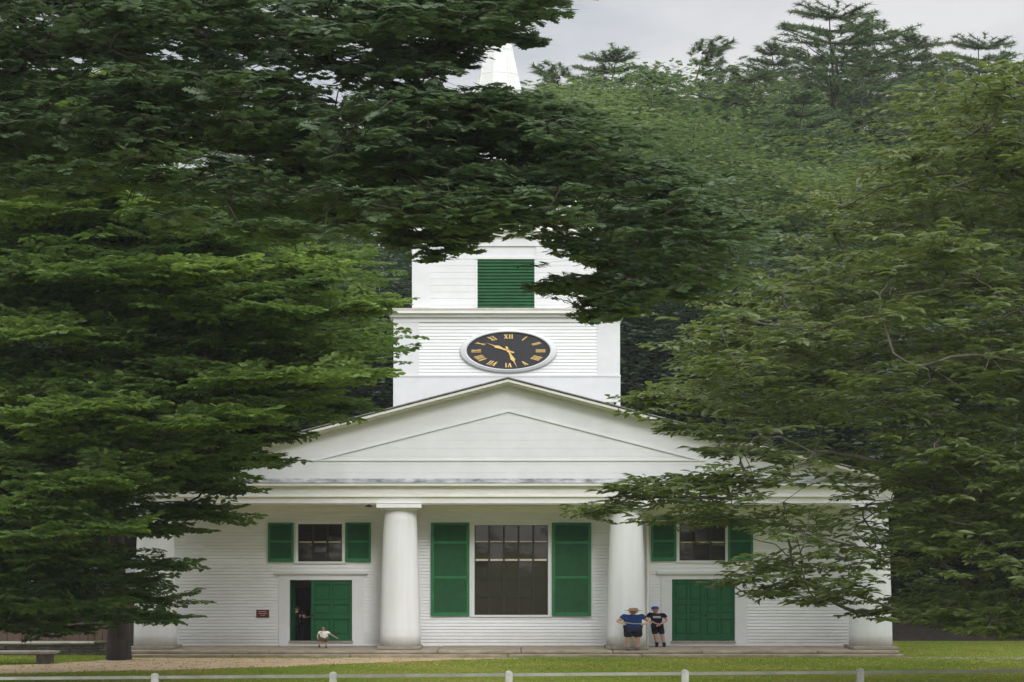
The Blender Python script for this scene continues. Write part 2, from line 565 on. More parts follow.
def px_box(mb, px0, px1, py0, py1, Yf, depth, chamfer=0):
    """box whose front face fills a picture rectangle at distance Yf"""
    a = (X(px0, Yf), X(px1, Yf), Yf, Yf + depth, Z(py1, Yf), Z(py0, Yf))
    return mb.cbox(*a, chamfer) if chamfer else mb.box(*a)

def clapboards(mb, x0, x1, z0, z1, y, holes=(), pitch=.145, out=.028, gap=.024):
    """lapped boards: each slants out towards its lower edge"""
    n = max(1, round((z1 - z0) / pitch))
    p = (z1 - z0) / n
    for i in range(n):
        a, b = z0 + i * p, z0 + (i + 1) * p
        lv_ = sorted({a, b} | {z for h in holes for z in (h[2], h[3]) if a + 1e-4 < z < b - 1e-4})
        yo = lambda z: y - out * (b - z) / (b - a)
        for a2, b2 in zip(lv_[:-1], lv_[1:]):
            cuts = [(h[0], h[1]) for h in holes if h[2] < b2 - 1e-4 and h[3] > a2 + 1e-4]
            segs, x = [], x0
            for c0, c1 in sorted(cuts):
                if c0 > x: segs.append((x, c0))
                x = max(x, c1)
            if x < x1: segs.append((x, x1))
            for s0, s1 in segs:
                t2 = b2 - gap if b2 == b and b2 - a2 > gap * 1.5 else b2
                vs = [(s0, yo(a2), a2), (s1, yo(a2), a2), (s1, yo(t2), t2), (s0, yo(t2), t2), (s0, y + .035, a2), (s1, y + .035, a2), (s1, y + .035, b2), (s0, y + .035, b2), (s0, y + .035, t2), (s1, y + .035, t2)]
                mb.add(vs, [(0, 1, 2, 3)] + ([(4, 5, 1, 0)] if a2 == a else []) + ([(3, 2, 9, 8), (8, 9, 6, 7)] if t2 < b2 else []))

# stone platform: two courses of long granite blocks
rg = random.Random(11)
st = MB()
def course(y0, y1, z0, z1, xa, xb, joints):
    xs = [xa] + joints + [xb]
    for a, b in zip(xs[:-1], xs[1:]):
        dy = rg.uniform(-.02, .02)
        st.cbox(a + .012, b - .012, y0 + dy, y1, z0, z1 + rg.uniform(-.008, .004), .03)
course(59.15, 62.7, -.1, .13, X(128, 60), X(899, 60), [X(v, 60) for v in (236, 352, 508, 640, 768)])
course(59.42, 62.72, .132, .27, X(131, 60), X(896, 60), [X(v, 60) for v in (271, 438, 521, 612, 700, 815)])
st.build('granite_steps', [M['granite']], ch)

# columns
def column(px, wb, name='column'):
    cx = X(px, 60.6)
    k = 60.6 / F
    rb, rt = wb / 2 * k, wb / 2 * k * .79
    z0, z1 = .29, Z(509.5, 60)
    mb = MB()
    mb.smooth = True
    prof = []
    for i in range(13):
        f = i / 12
        prof.append((rb + (rt - rb) * (f ** 1.35), z0 + .12 + (z1 - z0 - .12) * f))
    mb.lathe(cx, 60.75, prof, 48, 1, .8)
    c = mb.build(name, M['white_col'], ch)
    p = MB()
    p.smooth = True
    p.lathe(cx, 60.75, [(rt * 1.03, z1 - .02), (rt * 1.10, z1 + .03), (rt * 1.16, z1 + .07)], 48, 1, .8)
    p.smooth = False
    p.cbox(cx - rt * 1.38, cx + rt * 1.38, 60.75 - rt * 1.15, 60.75 + rt * 1.15, z1 + .07, Z(503.9, 60), .01)
    p.build('capital', M['white_col'], c)
    b = MB()
    b.cbox(cx - rb * 1.05, cx + rb * 1.05, 60.75 - rb * .92, 60.75 + rb * .92, .27, z0 + .115, .02)
    b.build('plinth', M['granite_top'], c)
for px, wb in ((154.5, 43), (400, 41), (626.5, 40), (871.5, 43)):
    column(px, wb)

# front wall with openings
zw0, zw1 = .27, Z(500, YW)
def rect(px0, px1, py0, py1, Yp=YW): return (X(px0, Yp), X(px1, Yp), Z(py1, Yp), Z(py0, Yp))
openings = [rect(284, 358, 577, 652), rect(667, 741, 577, 652), rect(473.5, 549, 524.6, 616), rect(297, 343, 523.4, 562.5), rect(678.5, 726.5, 522.2, 561.5)]
fw = MB()
clapboards(fw, X(152, YW), X(874, YW), zw0, zw1, YW, openings, out=.030, gap=.017)
fw.build('front_wall', M['clap'], ch)
wc = MB()   # corner boards and the frieze under the soffit
px_box(wc, 146, 158, 509, 646.5, YW - .05, .12)
px_box(wc, 868, 880, 509, 646.5, YW - .05, .12)
px_box(wc, 158, 868, 505, 511.5, YW - .04, .08)
px_box(wc, 158, 279, 644.2, 647.3, YW - .045, .08)
px_box(wc, 363, 662, 644.2, 647.3, YW - .045, .08)
px_box(wc, 746, 868, 644.2, 647.3, YW - .045, .08)
wc.build('wall_trim', M['white_trim'], ch)

# side and rear walls, inner vestibule
sx0, sx1, yr = X(146, YW), X(880, YW), 88.0
sw = MB()
sw.box(sx0, sx0 + .2, YW + .08, yr, 0, Z(492, 60))
sw.box(sx1 - .2, sx1, YW + .08, yr, 0, Z(492, 60))
sw.box(sx0 + .2, sx1 - .2, yr - .2, yr, 0, Z(492, 60))
sw.build('side_wall', M['clap'], ch)
ve = MB()
ve.box(sx0 + .2, sx1 - .2, 65.2, 65.3, .25, Z(505, YW))
ve.box(sx0 + .2, sx1 - .2, YW + .1, 65.2, Z(508, YW), Z(506, YW))
ve.box(X(270, YW), X(272, YW), YW + .15, 65.2, .25, Z(508, YW))
ve.box(X(372, YW), X(374, YW), YW + .15, 65.2, .25, Z(508, YW))
ve.box(sx0 + .2, sx1 - .2, YW + .1, 65.2, .2, .275)
ve.build('vestibule', M['interior'], ch)
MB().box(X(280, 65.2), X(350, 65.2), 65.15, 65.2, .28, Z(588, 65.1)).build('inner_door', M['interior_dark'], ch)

# entablature
en = MB()
xl, xr = X(134, YF), X(892, YF)
def band(px0, px1, py0, py1, y, yb=62.74, m=None):
    en.box(X(px0, y), X(px1, y), y, yb, Z(py1, y), Z(py0, y))
band(134.5, 892.5, 496.8, 504, YF + .16)          # architrave
band(133, 894, 495.2, 496.8, YF + .06)            # taenia
band(134.5, 892.5, 487.3, 495.2, YF + .12)        # frieze
band(128, 899, 485.6, 487.3, YF + .02)            # bed mould
band(121, 906, 482.8, 485.6, YF - .11)            # corona
en.box(X(134.5, YF), X(892.5, YF), YF + .16, YW + .1, Z(504.1, YF), Z(503.2, YF))
en.build('entablature', M['white_trim'], ch)
fl = MB()
fl.add([(X(117, 59.85), 59.85, Z(482.7, 59.85)), (X(910, 59.85), 59.85, Z(482.7, 59.85)), (X(908, 60.2), 60.2, Z(478.6, 60.2)), (X(119, 60.2), 60.2, Z(478.6, 60.2)),
        (X(117, 59.85), 59.85, Z(482.8, 59.85) - .0), (X(910, 59.85), 59.85, Z(482.8, 59.85))], [(0, 1, 2, 3)])
fl.build('cornice_flashing', M['lead'], ch)

# pediment
APX = (508.0, 378.0)
def rake_y(px, off=0.0):
    s = .2595 if px < APX[0] else .2600
    return APX[1] + abs(px - APX[0]) * s + off
pd = MB()
Yp = YF + .22
n = 26
zt = lambda px, off: Z(rake_y(px, off), Yp)
# flush boards of the tympanum, with the thin reveal between boards as real steps
rows = 12
z_lo, z_hi = Z(481, Yp), Z(rake_y(508, 5), Yp)
def half_at(z, off):
    py = HZ - (z - EYE) * F / Yp
    dl = (py - APX[1] - off) / .26
    return X(APX[0] - dl, Yp), X(APX[0] + dl, Yp)
for i in range(rows):
    a, b = z_lo + (z_hi - z_lo) * i / rows, z_lo + (z_hi - z_lo) * (i + 1) / rows
    la, ra = half_at(a, 4.5); lb, rb_ = half_at(b, 4.5)
    if i == rows - 1: lb = rb_ = (lb + rb_) / 2
    o_ = .005
    pd.add([(la, Yp - o_, a), (ra, Yp - o_, a), (rb_, Yp, b), (lb, Yp, b), (la, Yp, a), (ra, Yp, a)], [(0, 1, 2, 3), (4, 5, 1, 0)])
# inner triangle of moulding strips
def strip(p0, p1, w_, y, t_):
    a = Vector((X(p0[0], y), 0, Z(p0[1], y))); b = Vector((X(p1[0], y), 0, Z(p1[1], y)))
    d = (b - a).normalized(); nrm = Vector((-d.z, 0, d.x)) * w_ / 2
    qd = [a - nrm, b - nrm, b + nrm, a + nrm]
    pd.prism([(v.x, v.z) for v in qd], y, y + t_)
strip((317, 459.8), (508.6, 411.2), .060, Yp - .06, .055)
strip((508.6, 411.2), (699, 459.8), .060, Yp - .06, .055)
strip((310, 460.3), (706, 460.3), .055, Yp - .05, .045)
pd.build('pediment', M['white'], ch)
rk = MB()
def rake(off0, off1, y0, y1, mb):
    for sgn, pe in ((-1, 106), (1, 910)):
        for (yy) in (0,):
            P0 = [(APX[0], off0), (pe, off0), (pe, off1), (APX[0], off1)]
            poly = []
            for p, o_ in P0:
                poly.append((X(p, y0), Z(rake_y(p, o_), y0)))
            if sgn < 0: poly = poly
            else: poly = poly[::-1]
            mb.prism(poly, y0, y1)
rake(1.0, 3.6, YF - .42, YF + .4, rk)
rake(3.6, 5.2, YF - .25, YF + .4, rk)
rake(5.2, 6.6, YF + .02, YF + .4, rk)
rk.build('rake_cornice', M['white_trim'], ch)

# roof (two slopes with thickness)
rf = MB()
yr1 = 88.6
za = Z(378.0, 59.5) + .05
for pe in (104, 912):
    ze = Z(rake_y(pe, 0), 59.5) + .05
    xa, xe = X(508, 59.5), X(pe, 59.5)
    y0 = 59.5
    vs = [(xa, y0, za), (xe, y0, ze), (xe, yr1, ze), (xa, yr1, za), (xa, y0, za - .045), (xe, y0, ze - .045), (xe, yr1, ze - .045), (xa, yr1, za - .045)]
    fs = [(0, 1, 2, 3), (7, 6, 5, 4), (0, 4, 5, 1), (1, 5, 6, 2), (2, 6, 7, 3)]
    rf.add(vs, fs)
rf.build('roof', M['roof'], ch)
gb = MB()
gb.prism([(X(150, 88), Z(484, 60)), (X(870, 88) - 4, Z(484, 60)), (X(508, 60), za - .2)], 87.8, 88.0)
gb.build('rear_gable', M['clap'], ch)

# clock stage of the tower
tw = thing('tower', None, None)
del tw['label'], tw['category']
tw.parent = ch
tw.matrix_parent_inverse = ch.matrix_basis.inverted()
D1 = 5.2
x0, x1 = X(393.5, YT), X(620, YT)
ts = MB()
ts.box(x0 + .04, x1 - .04, YT + .05, YT + D1, Z(425, YT), Z(316, YT))
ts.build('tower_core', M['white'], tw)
tc_ = MB()
clapboards(tc_, X(419, YT), X(597, YT), Z(375.4, YT), Z(323, YT), YT + .012, pitch=.15, out=.020, gap=.013)
tc_.build('tower_clapboard', M['clap'], tw)
tt = MB()
px_box(tt, 393.5, 419, 322.2, 375.6, YT - .02, .08)
px_box(tt, 597, 620, 322.2, 375.6, YT - .02, .08)
px_box(tt, 393.2, 620.3, 316, 322.2, YT - .035, .1)
px_box(tt, 393.2, 620.4, 375.6, 425, YT - .03, .1)
px_box(tt, 392.8, 620.8, 375.0, 376.6, YT - .06, .05)
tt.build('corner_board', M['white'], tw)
tcn = MB()
def ring(mb, cx0, cx1, yf, yb, z0, z1):
    mb.box(cx0, cx1, yf, yb, z0, z1)
ring(tcn, X(387.5, YT - .35), X(625.5, YT - .35), YT - .35, YT + D1 + .35, Z(313.0, YT - .35), Z(309.8, YT - .35))
ring(tcn, X(390.5, YT - .18), X(622.5, YT - .18), YT - .18, YT + D1 + .18, Z(316.6, YT - .18), Z(313.1, YT - .18))
tcn.build('tower_cornice', M['white_trim'], tw)
fl = MB()
zc = Z(309.8, YT - .35)
fl.box(X(387, YT - .38), X(626, YT - .38), YT - .38, YT + D1 + .38, zc + .002, zc + .07)
fl.build('tower_flashing', mat('cream_capping', (.62, .58, .50), .6, var=.25), tw)

# belfry
D2 = 4.3
bz0, bz1 = zc + .07, Z(236, YB)
be = MB()
be.box(X(412.5, YB), X(596, YB), YB + .05, YB + D2, bz0, bz1)
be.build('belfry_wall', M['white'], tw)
bf = MB()
lx0, lx1, lz0, lz1 = 477.5, 534.5, 307.4, 259
clapboards(bf, X(430, YB), X(lx0 - 1.5, YB), bz0, Z(246, YB), YB + .012, pitch=.30, out=.006, gap=.005)
bf.build('belfry_boards', M['white'], tw)
bf = MB()
clapboards(bf, X(lx1 + 1.5, YB), X(578, YB), bz0, Z(246, YB), YB + .012, pitch=.30, out=.006, gap=.005)
bf.build('belfry_boards', M['white'], tw)
bt = MB()
px_box(bt, 412, 430, 246, 307.8, YB - .02, .09)
px_box(bt, 578, 596.5, 246, 307.8, YB - .02, .09)
px_box(bt, 411.8, 596.7, 236, 246, YB - .03, .1)
px_box(bt, 475.6, 536.4, 256.6, 259, YB - .045, .08)
px_box(bt, 475.6, lx0, 259, 307.8, YB - .02, .08)
px_box(bt, lx1, 536.4, 259, 307.8, YB - .02, .08)
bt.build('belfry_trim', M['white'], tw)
bc = MB()
ring(bc, X(405, YB - .3), X(603, YB - .3), YB - .3, YB + D2 + .3, Z(231, YB - .3), Z(227.5, YB - .3))
ring(bc, X(408.5, YB - .15), X(599.5, YB - .15), YB - .15, YB + D2 + .15, Z(236.2, YB - .15), Z(231.1, YB - .15))
bc.build('belfry_cornice', M['white_trim'], tw)
lv = MB()
nl = 15
for i in range(nl):
    a = Z(lz0, YB) + (Z(lz1, YB) - Z(lz0, YB)) * i / nl
    p = (Z(lz1, YB) - Z(lz0, YB)) / nl
    lv.add([(X(lx0, YB), YB - .03, a + .01), (X(lx1, YB), YB - .03, a + .01), (X(lx1, YB), YB + .045, a + p * .95), (X(lx0, YB), YB + .045, a + p * .95),
            (X(lx0, YB), YB - .03, a - .015), (X(lx1, YB), YB - .03, a - .015), (X(lx1, YB), YB + .045, a + p * .95 - .02), (X(lx0, YB), YB + .045, a + p * .95 - .02)],
           [(0, 1, 2, 3), (4, 5, 1, 0), (7, 6, 5, 4)])
lv.build('louver', M['green'], tw)

# spire: low white drum, then the eight-sided needle
sp = MB()
scx, scy = X(498.5, 65.6), 65.6
zb = Z(227.5, YB - .3)
def octo(r0, z0, r1, z1, sy=.62):
    vs = []
    for r, z in ((r0, z0), (r1, z1)):
        for k in range(8):
            a = math.pi / 8 + math.pi / 4 * k + R(8)
            vs.append((scx + r * math.cos(a), scy + r * sy * math.sin(a), z))
    fs = [(k, (k + 1) % 8, 8 + (k + 1) % 8, 8 + k) for k in range(8)] + [tuple(range(8, 16))]
    sp.add(vs, fs)
k_ = 65.6 / F
octo(78 * k_, zb, 74 * k_, Z(205, 65.6))
octo(80 * k_, Z(205, 65.6), 78 * k_, Z(201, 65.6))
z_tip = Z(-8, 65.6)
z_s = Z(201, 65.6)
octo(47 * k_, z_s, 1.2 * k_, z_tip)
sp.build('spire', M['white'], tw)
sb_ = MB()
for k in range(8):
    a = math.pi / 8 + math.pi / 4 * k + R(8)
    sb_.tube([(scx + 47 * k_ * math.cos(a), scy + 47 * k_ * .62 * math.sin(a), z_s), (scx + 1.2 * k_ * math.cos(a), scy + 1.2 * k_ * .62 * math.sin(a), z_tip)], [.05, .02], 6)
for f in (.12, .24, .36, .48, .60, .72):
    r_ = 47 * k_ * (1 - f) + 1.2 * k_ * f
    zz = z_s + (z_tip - z_s) * f
    pts = [(scx + r_ * 1.004 * math.cos(math.pi / 8 + math.pi / 4 * k + R(8)), scy + r_ * 1.004 * .62 * math.sin(math.pi / 8 + math.pi / 4 * k + R(8)), zz) for k in range(9)]
    sb_.tube(pts, .014, 4)
sb_.build('spire_battens', M['white_trim'], tw)
fn = MB()
fn.smooth = True
fn.lathe(scx, scy, [(.02, z_tip - .1), (.10, z_tip + .05), (.10, z_tip + .15), (.02, z_tip + .3), (.015, z_tip + .9)], 12)
fn.build('finial', M['gold'], tw)

# clock
ck = thing('clock', None, None)
del ck['label'], ck['category']
ck.parent = ch
ck.matrix_parent_inverse = ch.matrix_basis.inverted()
YK = YT - .06
kc = YK / F
cx, cz = X(508.4, YK), Z(350.9, YK)
RX, RZ = 41.8 * kc, 18.55 * kc
def ell(rx, rz, y, n=72): return [(cx + rx * math.cos(2 * math.pi * i / n), y, cz + rz * math.sin(2 * math.pi * i / n)) for i in range(n)]
dm = MB()
dm.add(ell(RX * 1.01, RZ * 1.01, YK), [tuple(range(72))])
npl = 17      # narrow boards of the dial stand a hair proud of the joints
for i in range(npl):
    a, b = -1 + 2 * i / npl + .006, -1 + 2 * (i + 1) / npl - .006
    vs, m_ = [], 6
    lo, hi = [], []
    for j in range(m_ + 1):
        u = a + (b - a) * j / m_
        h = math.sqrt(max(0, 1 - u * u))
        lo.append((cx + u * RX, YK - .012, cz - h * RZ)); hi.append((cx + u * RX, YK - .012, cz + h * RZ))
    dm.add(lo + hi[::-1], [tuple(range(2 * m_ + 2))])
dm.build('dial', M['dial'], ck)
rm = MB()
rm.smooth = True
N = 72
prof = [(1.0, .0), (1.0, -.10), (1.03, -.13), (1.06, -.11), (1.12, -.07), (1.155, -.065), (1.165, .03)]
rings = []
for f, dy in prof:
    rings.append([(cx + (RX * f if True else 0) * math.cos(2 * math.pi * i / N), YK + dy, cz + RZ * f * math.sin(2 * math.pi * i / N)) for i in range(N)])
vs = [p for r_ in rings for p in r_]
fs = []
for j in range(len(rings) - 1):
    for i in range(N):
        a, b = j * N + i, j * N + (i + 1) % N
        fs.append((a, b, b + N, a + N))
rm.add(vs, fs)
rm.build('dial_rim', M['white'], ck)
# roman numerals made of bars, in the unit circle
def bar(mb, pts, ang, r_mid, wd, y0, y1, serif=False):
    (u0, v0), (u1, v1) = pts
    d = Vector((u1 - u0, v1 - v0)); d.normalize()
    nn = Vector((-d.y, d.x)) * wd / 2
    qs = [Vector((u0, v0)) - nn, Vector((u1, v1)) - nn, Vector((u1, v1)) + nn, Vector((u0, v0)) + nn]
    ca, sa = math.cos(ang), math.sin(ang)
    P = []
    for p in qs:
        u, v = p.x, p.y + r_mid
        uu = u * ca + v * sa; vv = -u * sa + v * ca
        P.append((cx + uu * RX, cz + vv * RZ))
    mb.prism(P, y0, y1)
NUM = ['XII', 'I', 'II', 'III', 'IIII', 'V', 'VI', 'VII', 'VIII', 'IX', 'X', 'XI']
for h, s in enumerate(NUM):
    nm = MB()
    wch = {'I': .058, 'V': .115, 'X': .12}
    tot = sum(wch[c] for c in s)
    u = -tot / 2
    ang = math.pi * 2 * h / 12
    hh = .115
    ya, yb = YK - .03, YK - .014
    for qn, c in enumerate(s):
        w_ = wch[c]
        yo = -.0015 * qn
        m0 = u + w_ / 2
        if c == 'I':
            bar(nm, ((m0, -hh), (m0, hh)), ang, .77, .030, ya + yo, yb)
        elif c == 'V':
            bar(nm, ((m0 - .035, hh), (m0, -hh)), ang, .77, .034, ya + yo, yb)
            bar(nm, ((m0 + .035, hh), (m0, -hh)), ang, .77, .018, ya + yo - .0007, yb)
        else:
            bar(nm, ((m0 - .036, hh), (m0 + .036, -hh)), ang, .77, .034, ya + yo, yb)
            bar(nm, ((m0 + .036, hh), (m0 - .036, -hh)), ang, .77, .018, ya + yo - .0007, yb)
        u += w_
    nm.build('numeral', M['gold'], ck)
def hand(name, ang, ln, wd, y):
    mb = MB()
    outl = [(-.25 * ln, 0), (-.22 * ln, wd * .5), (-.05 * ln, wd * .35), (.25 * ln, wd * .42), (.5 * ln, wd * .95), (.62 * ln, wd * .25), (ln, 0)]
    pts = [(r_, w__) for r_, w__ in outl] + [(r_, -w__) for r_, w__ in outl[-2:0:-1]]
    ca, sa = math.cos(ang), math.sin(ang)
    poly = []
    for r_, w__ in pts:
        uu = w__ * ca + r_ * sa; vv = -w__ * sa + r_ * ca
        poly.append((cx + uu * RX, cz + vv * RZ))
    mb.prism(poly[::-1], y, y + .012)
    return mb.build(name, M['gold'], ck)
hand('hour_hand', R(309), .70, .075, YK - .055)
hand('minute_hand', R(167), .95, .060, YK - .075)
hb = MB()
hb.smooth = True
hb.add([], [])
hbv = []
hb.tube([(cx, YK - .09, cz), (cx, YK - .02, cz)], .075, 14)
hb.build('hub', M['gold'], ck)

# windows
def window(px0, px1, py0, py1, cols, rows_, rails, casing=3.0):
    win = thing('window', None, None)
    del win['label'], win['category']
    win.parent = ch
    win.matrix_parent_inverse = ch.matrix_basis.inverted()
    y = YW
    g = MB()
    # each light of glass sits a touch out of true, as old glazing does
    X0, X1, Z0, Z1 = X(px0, y), X(px1, y), Z(py1, y), Z(py0, y)
    rgn = random.Random(int(px0))
    for i in range(cols):
        for j in range(rows_):
            a, b = X0 + (X1 - X0) * i / cols, X0 + (X1 - X0) * (i + 1) / cols
            c, d = Z0 + (Z1 - Z0) * j / rows_, Z0 + (Z1 - Z0) * (j + 1) / rows_
            t1, t2 = rgn.uniform(-.004, .004), rgn.uniform(-.004, .004)
            g.add([(a, y + .10 + t1, c), (b, y + .10 - t1, c), (b, y + .10 - t1 + t2, d), (a, y + .10 + t1 + t2, d)], [(0, 1, 2, 3)])
    g.build('pane', M['glass'], win)
    f = MB()
    c = casing
    px_box(f, px0 - c, px0, py0 - c * .5, py1 + c * .6, y - .05, .17)
    px_box(f, px1, px1 + c, py0 - c * .5, py1 + c * .6, y - .05, .17)
    px_box(f, px0, px1, py0 - c * .5, py0, y - .048, .17)
    px_box(f, px0 - c - 1, px1 + c + 1, py1, py1 + 2.0, y - .10, .20)
    f.build('frame', M['white'], win)
    mu = MB()
    for i in range(1, cols):
        xx = X0 + (X1 - X0) * i / cols
        mu.box(xx - .042, xx + .042, y + .03, y + .075, Z0, Z1)
    for j in range(1, rows_):
        zz = Z0 + (Z1 - Z0) * j / rows_
        mu.box(X0, X1, y + .035, y + .07, zz - .012, zz + .012)
    mu.box(X0, X0 + .05, y + .02, y + .078, Z0, Z1); mu.box(X1 - .05, X1, y + .02, y + .078, Z0, Z1)
    mu.box(X0, X1, y + .02, y + .079, Z0, Z0 + .04); mu.box(X0, X1, y + .02, y + .079, Z1 - .03, Z1)
    mu.build('muntin', M['iron'], win)
    for (pyr, th) in rails:
        ra = MB()
        zz = Z(pyr, y)
        for i in range(cols):
            a, b = X0 + (X1 - X0) * i / cols, X0 + (X1 - X0) * (i + 1) / cols
            ra.box(a + .035, b - .035, y + .045, y + .09, zz - th / 2, zz + th / 2)
        ra.build('sash_rail', M['blind'], win)
    return win
window(474.5, 548, 525.2, 615, 5, 5, [(541.5, .05), (560, .09)])
window(298, 342, 524, 561.5, 3, 4, [(542.3, .075)])
window(679.5, 725.5, 522.8, 560.5, 3, 4, [(542, .075)])

# shutters
def shutter(px0, px1, py0, py1, mids, hinge, ang=2.0):
    y = YW - .09
    w_ = X(px1, y) - X(px0, y)
    z0_, z1_ = Z(py1, y), Z(py0, y)
    hx = X(px0, y) if hinge < 0 else X(px1, y)
    root = MB()
    sgn = 1 if hinge < 0 else -1
    def L_(u): return u * w_ * sgn
    fr = .085 * (w_ / 1.7) + .05
    def bx(mb, u0, u1, y0, y1, z0b, z1b, c=0):
        a, b = sorted((sgn * u0, sgn * u1))
        if c: mb.cbox(a, b, y0, y1, z0b, z1b, c)
        else: mb.box(a, b, y0, y1, z0b, z1b)
    bx(root, 0, fr, -.03, .03, z0_, z1_, .008)
    bx(root, w_ - fr, w_, -.03, .03, z0_, z1_, .008)
    rails = [(z0_, z0_ + .16)] + [(Z(m, y) - .055, Z(m, y) + .055) for m in mids] + [(z1_ - .09, z1_)]
    for a, b in rails:
        bx(root, fr, w_ - fr, -.028, .028, a, b, .006)
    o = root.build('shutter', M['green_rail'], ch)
    sl = MB()
    rails.sort()
    for (a0, a1), (b0, b1) in zip(rails[:-1], rails[1:]):
        n_ = max(2, round((b0 - a1) / .085))
        p = (b0 - a1) / n_
        for i in range(n_):
            zz = a1 + i * p
            a, b = sorted((sgn * fr, sgn * (w_ - fr)))
            sl.add([(a, -.020, zz), (b, -.020, zz), (b, .018, zz + p), (a, .018, zz + p), (a, -.020, zz - .012), (b, -.020, zz - .012)],
                   [(0, 1, 2, 3), (4, 5, 1, 0)])
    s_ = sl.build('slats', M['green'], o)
    o.location = Vector((hx, y, 0)) - ch.location
    o.rotation_euler.z = R(ang * sgn * -1)
    o.matrix_parent_inverse = Matrix.Identity(4)
    s_.matrix_parent_inverse = Matrix.Identity(4)
    return o
shutter(431, 469.5, 522.5, 616, [542.5, 577.5], 1, 1.5)
shutter(552, 591.2, 522.5, 616, [542.5, 577.5], -1, 2.5)
shutter(268, 293.6, 522.6, 562, [541.5], 1, 1.5)
shutter(345.3, 371, 522.4, 562, [541.5], -1, 1.5)
shutter(651, 676.3, 521.5, 561, [541], 1, 2)
shutter(728, 753, 521.5, 561, [541], -1, 1)

# doors
def door_casing(px0, px1, py0, cx0, cx1):
    d = MB()
    y = YW
    px_box(d, cx0, px0, py0, 648, y - .06, .2, .008)
    px_box(d, px1, cx1, py0, 648, y - .06, .2, .008)
    px_box(d, cx0, cx1, 574, py0, y - .062, .2)
    px_box(d, cx0 - 4, cx1 + 4, 571.2, 574, y - .20, .3, .01)
    px_box(d, cx0 - 2, cx1 + 2, 574, 575.2, y - .12, .2)
    px_box(d, px0 - .0, px1 + .0, 643.0, 648, y - .055, .25)
    o = d.build('door_frame', M['white'], ch)
    s_ = MB()
    px_box(s_, px0 - 1, px1 + 1, 641.0, 643.2, y - .12, .4, .01)
    s_.build('door_sill', M['granite_top'], o)
    return o
def leaf(px0, px1, py0, py1, hinge, ang, y=YW + .09, knob=True, m=None):
    w_ = X(px1, y) - X(px0, y)
    z0_, z1_ = Z(py1, y), Z(py0, y)
    hx = X(px0, y) if hinge < 0 else X(px1, y)
    sgn = 1 if hinge < 0 else -1
    mb = MB()
    def bx(u0, u1, y0, y1, a0, a1, c=0.0):
        a, b = sorted((sgn * u0, sgn * u1))
        (mb.cbox(a, b, y0, y1, a0, a1, c) if c else mb.box(a, b, y0, y1, a0, a1))
    H = z1_ - z0_
    bx(.02, w_ - .02, -.002, .03, z0_ + .02, z1_ - .02)
    st_ = .14
    for u0, u1 in ((0, st_), (w_ / 2 - .06, w_ / 2 + .06), (w_ - st_, w_)):
        bx(u0, u1, -.055, .035, z0_, z1_, .014)
    rz = [(0, .10), (.36, .44), (.60, .66), (.93, 1)]
    for a, b in rz:
        for u0, u1 in ((st_, w_ / 2 - .06), (w_ / 2 + .06, w_ - st_)):
            bx(u0, u1, -.053, .033, z0_ + a * H, z0_ + b * H, .006)
    for (a0, a1), (b0, b1) in zip(rz[:-1], rz[1:]):
        for u0, u1 in ((st_, w_ / 2 - .06), (w_ / 2 + .06, w_ - st_)):
            bx(u0 + .05, u1 - .05, -.035, .02, z0_ + a1 * H + .06, z0_ + b0 * H - .06, .03)
    o = mb.build('door', m or M['green_door'], ch)
    o.location = Vector((hx, y, 0)) - ch.location
    o.rotation_euler.z = R(ang * sgn)
    o.matrix_parent_inverse = Matrix.Identity(4)
    if knob:
        k = MB()
        k.smooth = True
        k.ball((sgn * (w_ - .09), -.09, z0_ + .42 * H), (.05, .035, .04))
        k.tube([(sgn * (w_ - .09), -.07, z0_ + .42 * H), (sgn * (w_ - .09), -.03, z0_ + .42 * H)], .02, 8)
        kk = k.build('door_knob', M['iron'], o)
        kk.matrix_parent_inverse = Matrix.Identity(4)
    return o
door_casing(289.5, 352, 580, 278.5, 364)
door_casing(672, 735, 579.3, 661, 746.5)
leaf(311, 352, 580, 641, 1, 0)
leaf(289.5, 311, 580, 641, -1, 86, YW + .13, True)
leaf(672, 703.5, 579.3, 641, -1, 0)
leaf(703.5, 735, 579.3, 641, 1, 0)

# downpipe beside the inner right column
dp = MB()
dp.smooth = True
xd = X(648, 62.3)
dp.tube([(xd, 62.55, .3), (xd, 62.55, Z(506, 62.5))], .055, 10)
dp.build('downpipe', M['white_trim'], ch)

# plaque and soffit lamp
pl = thing('plaque', 'small maroon plaque with pale lettering on the white wall beside the open door', 'plaque', (X(262.5, YW), YW - .05, Z(613.5, YW)))
p_ = MB(); px_box(p_, 256.3, 269, 609.6, 617.6, YW - .065, .03, .006); p_.build('board', M['maroon'], pl)
p_ = MB()
for i, (a, b, yy) in enumerate([(259, 266.5, 611.4), (258.4, 267, 613.4), (260.5, 265, 615.3)]):
    rgp = random.Random(i); u = a
    while u < b:
        e = min(b, u + rgp.uniform(.5, 1.1))
        px_box(p_, u, e, yy - .35, yy + .35, YW - .069, .004); u = e + rgp.uniform(.25, .5)
p_.build('lettering', M['pale_text'], pl)
lp = thing('porch_lamp', 'small dark lamp fixed under the porch ceiling beside the left inner column', 'lamp', (X(369, 60.6), 60.6, Z(504, 60.3)))
p_ = MB(); p_.smooth = True
zl = Z(504.2, 60.2)
p_.lathe(X(369, 60.4), 60.4, [(.05, zl + .02), (.07, zl - .03), (.17, zl - .08), (.17, zl - .11), (.05, zl - .115)], 16)
p_.build('shade', M['iron'], lp)
p_ = MB(); p_.smooth = True
p_.ball((X(369, 60.4), 60.4, zl - .12), .045); p_.build('bulb', M['pale_text'], lp)

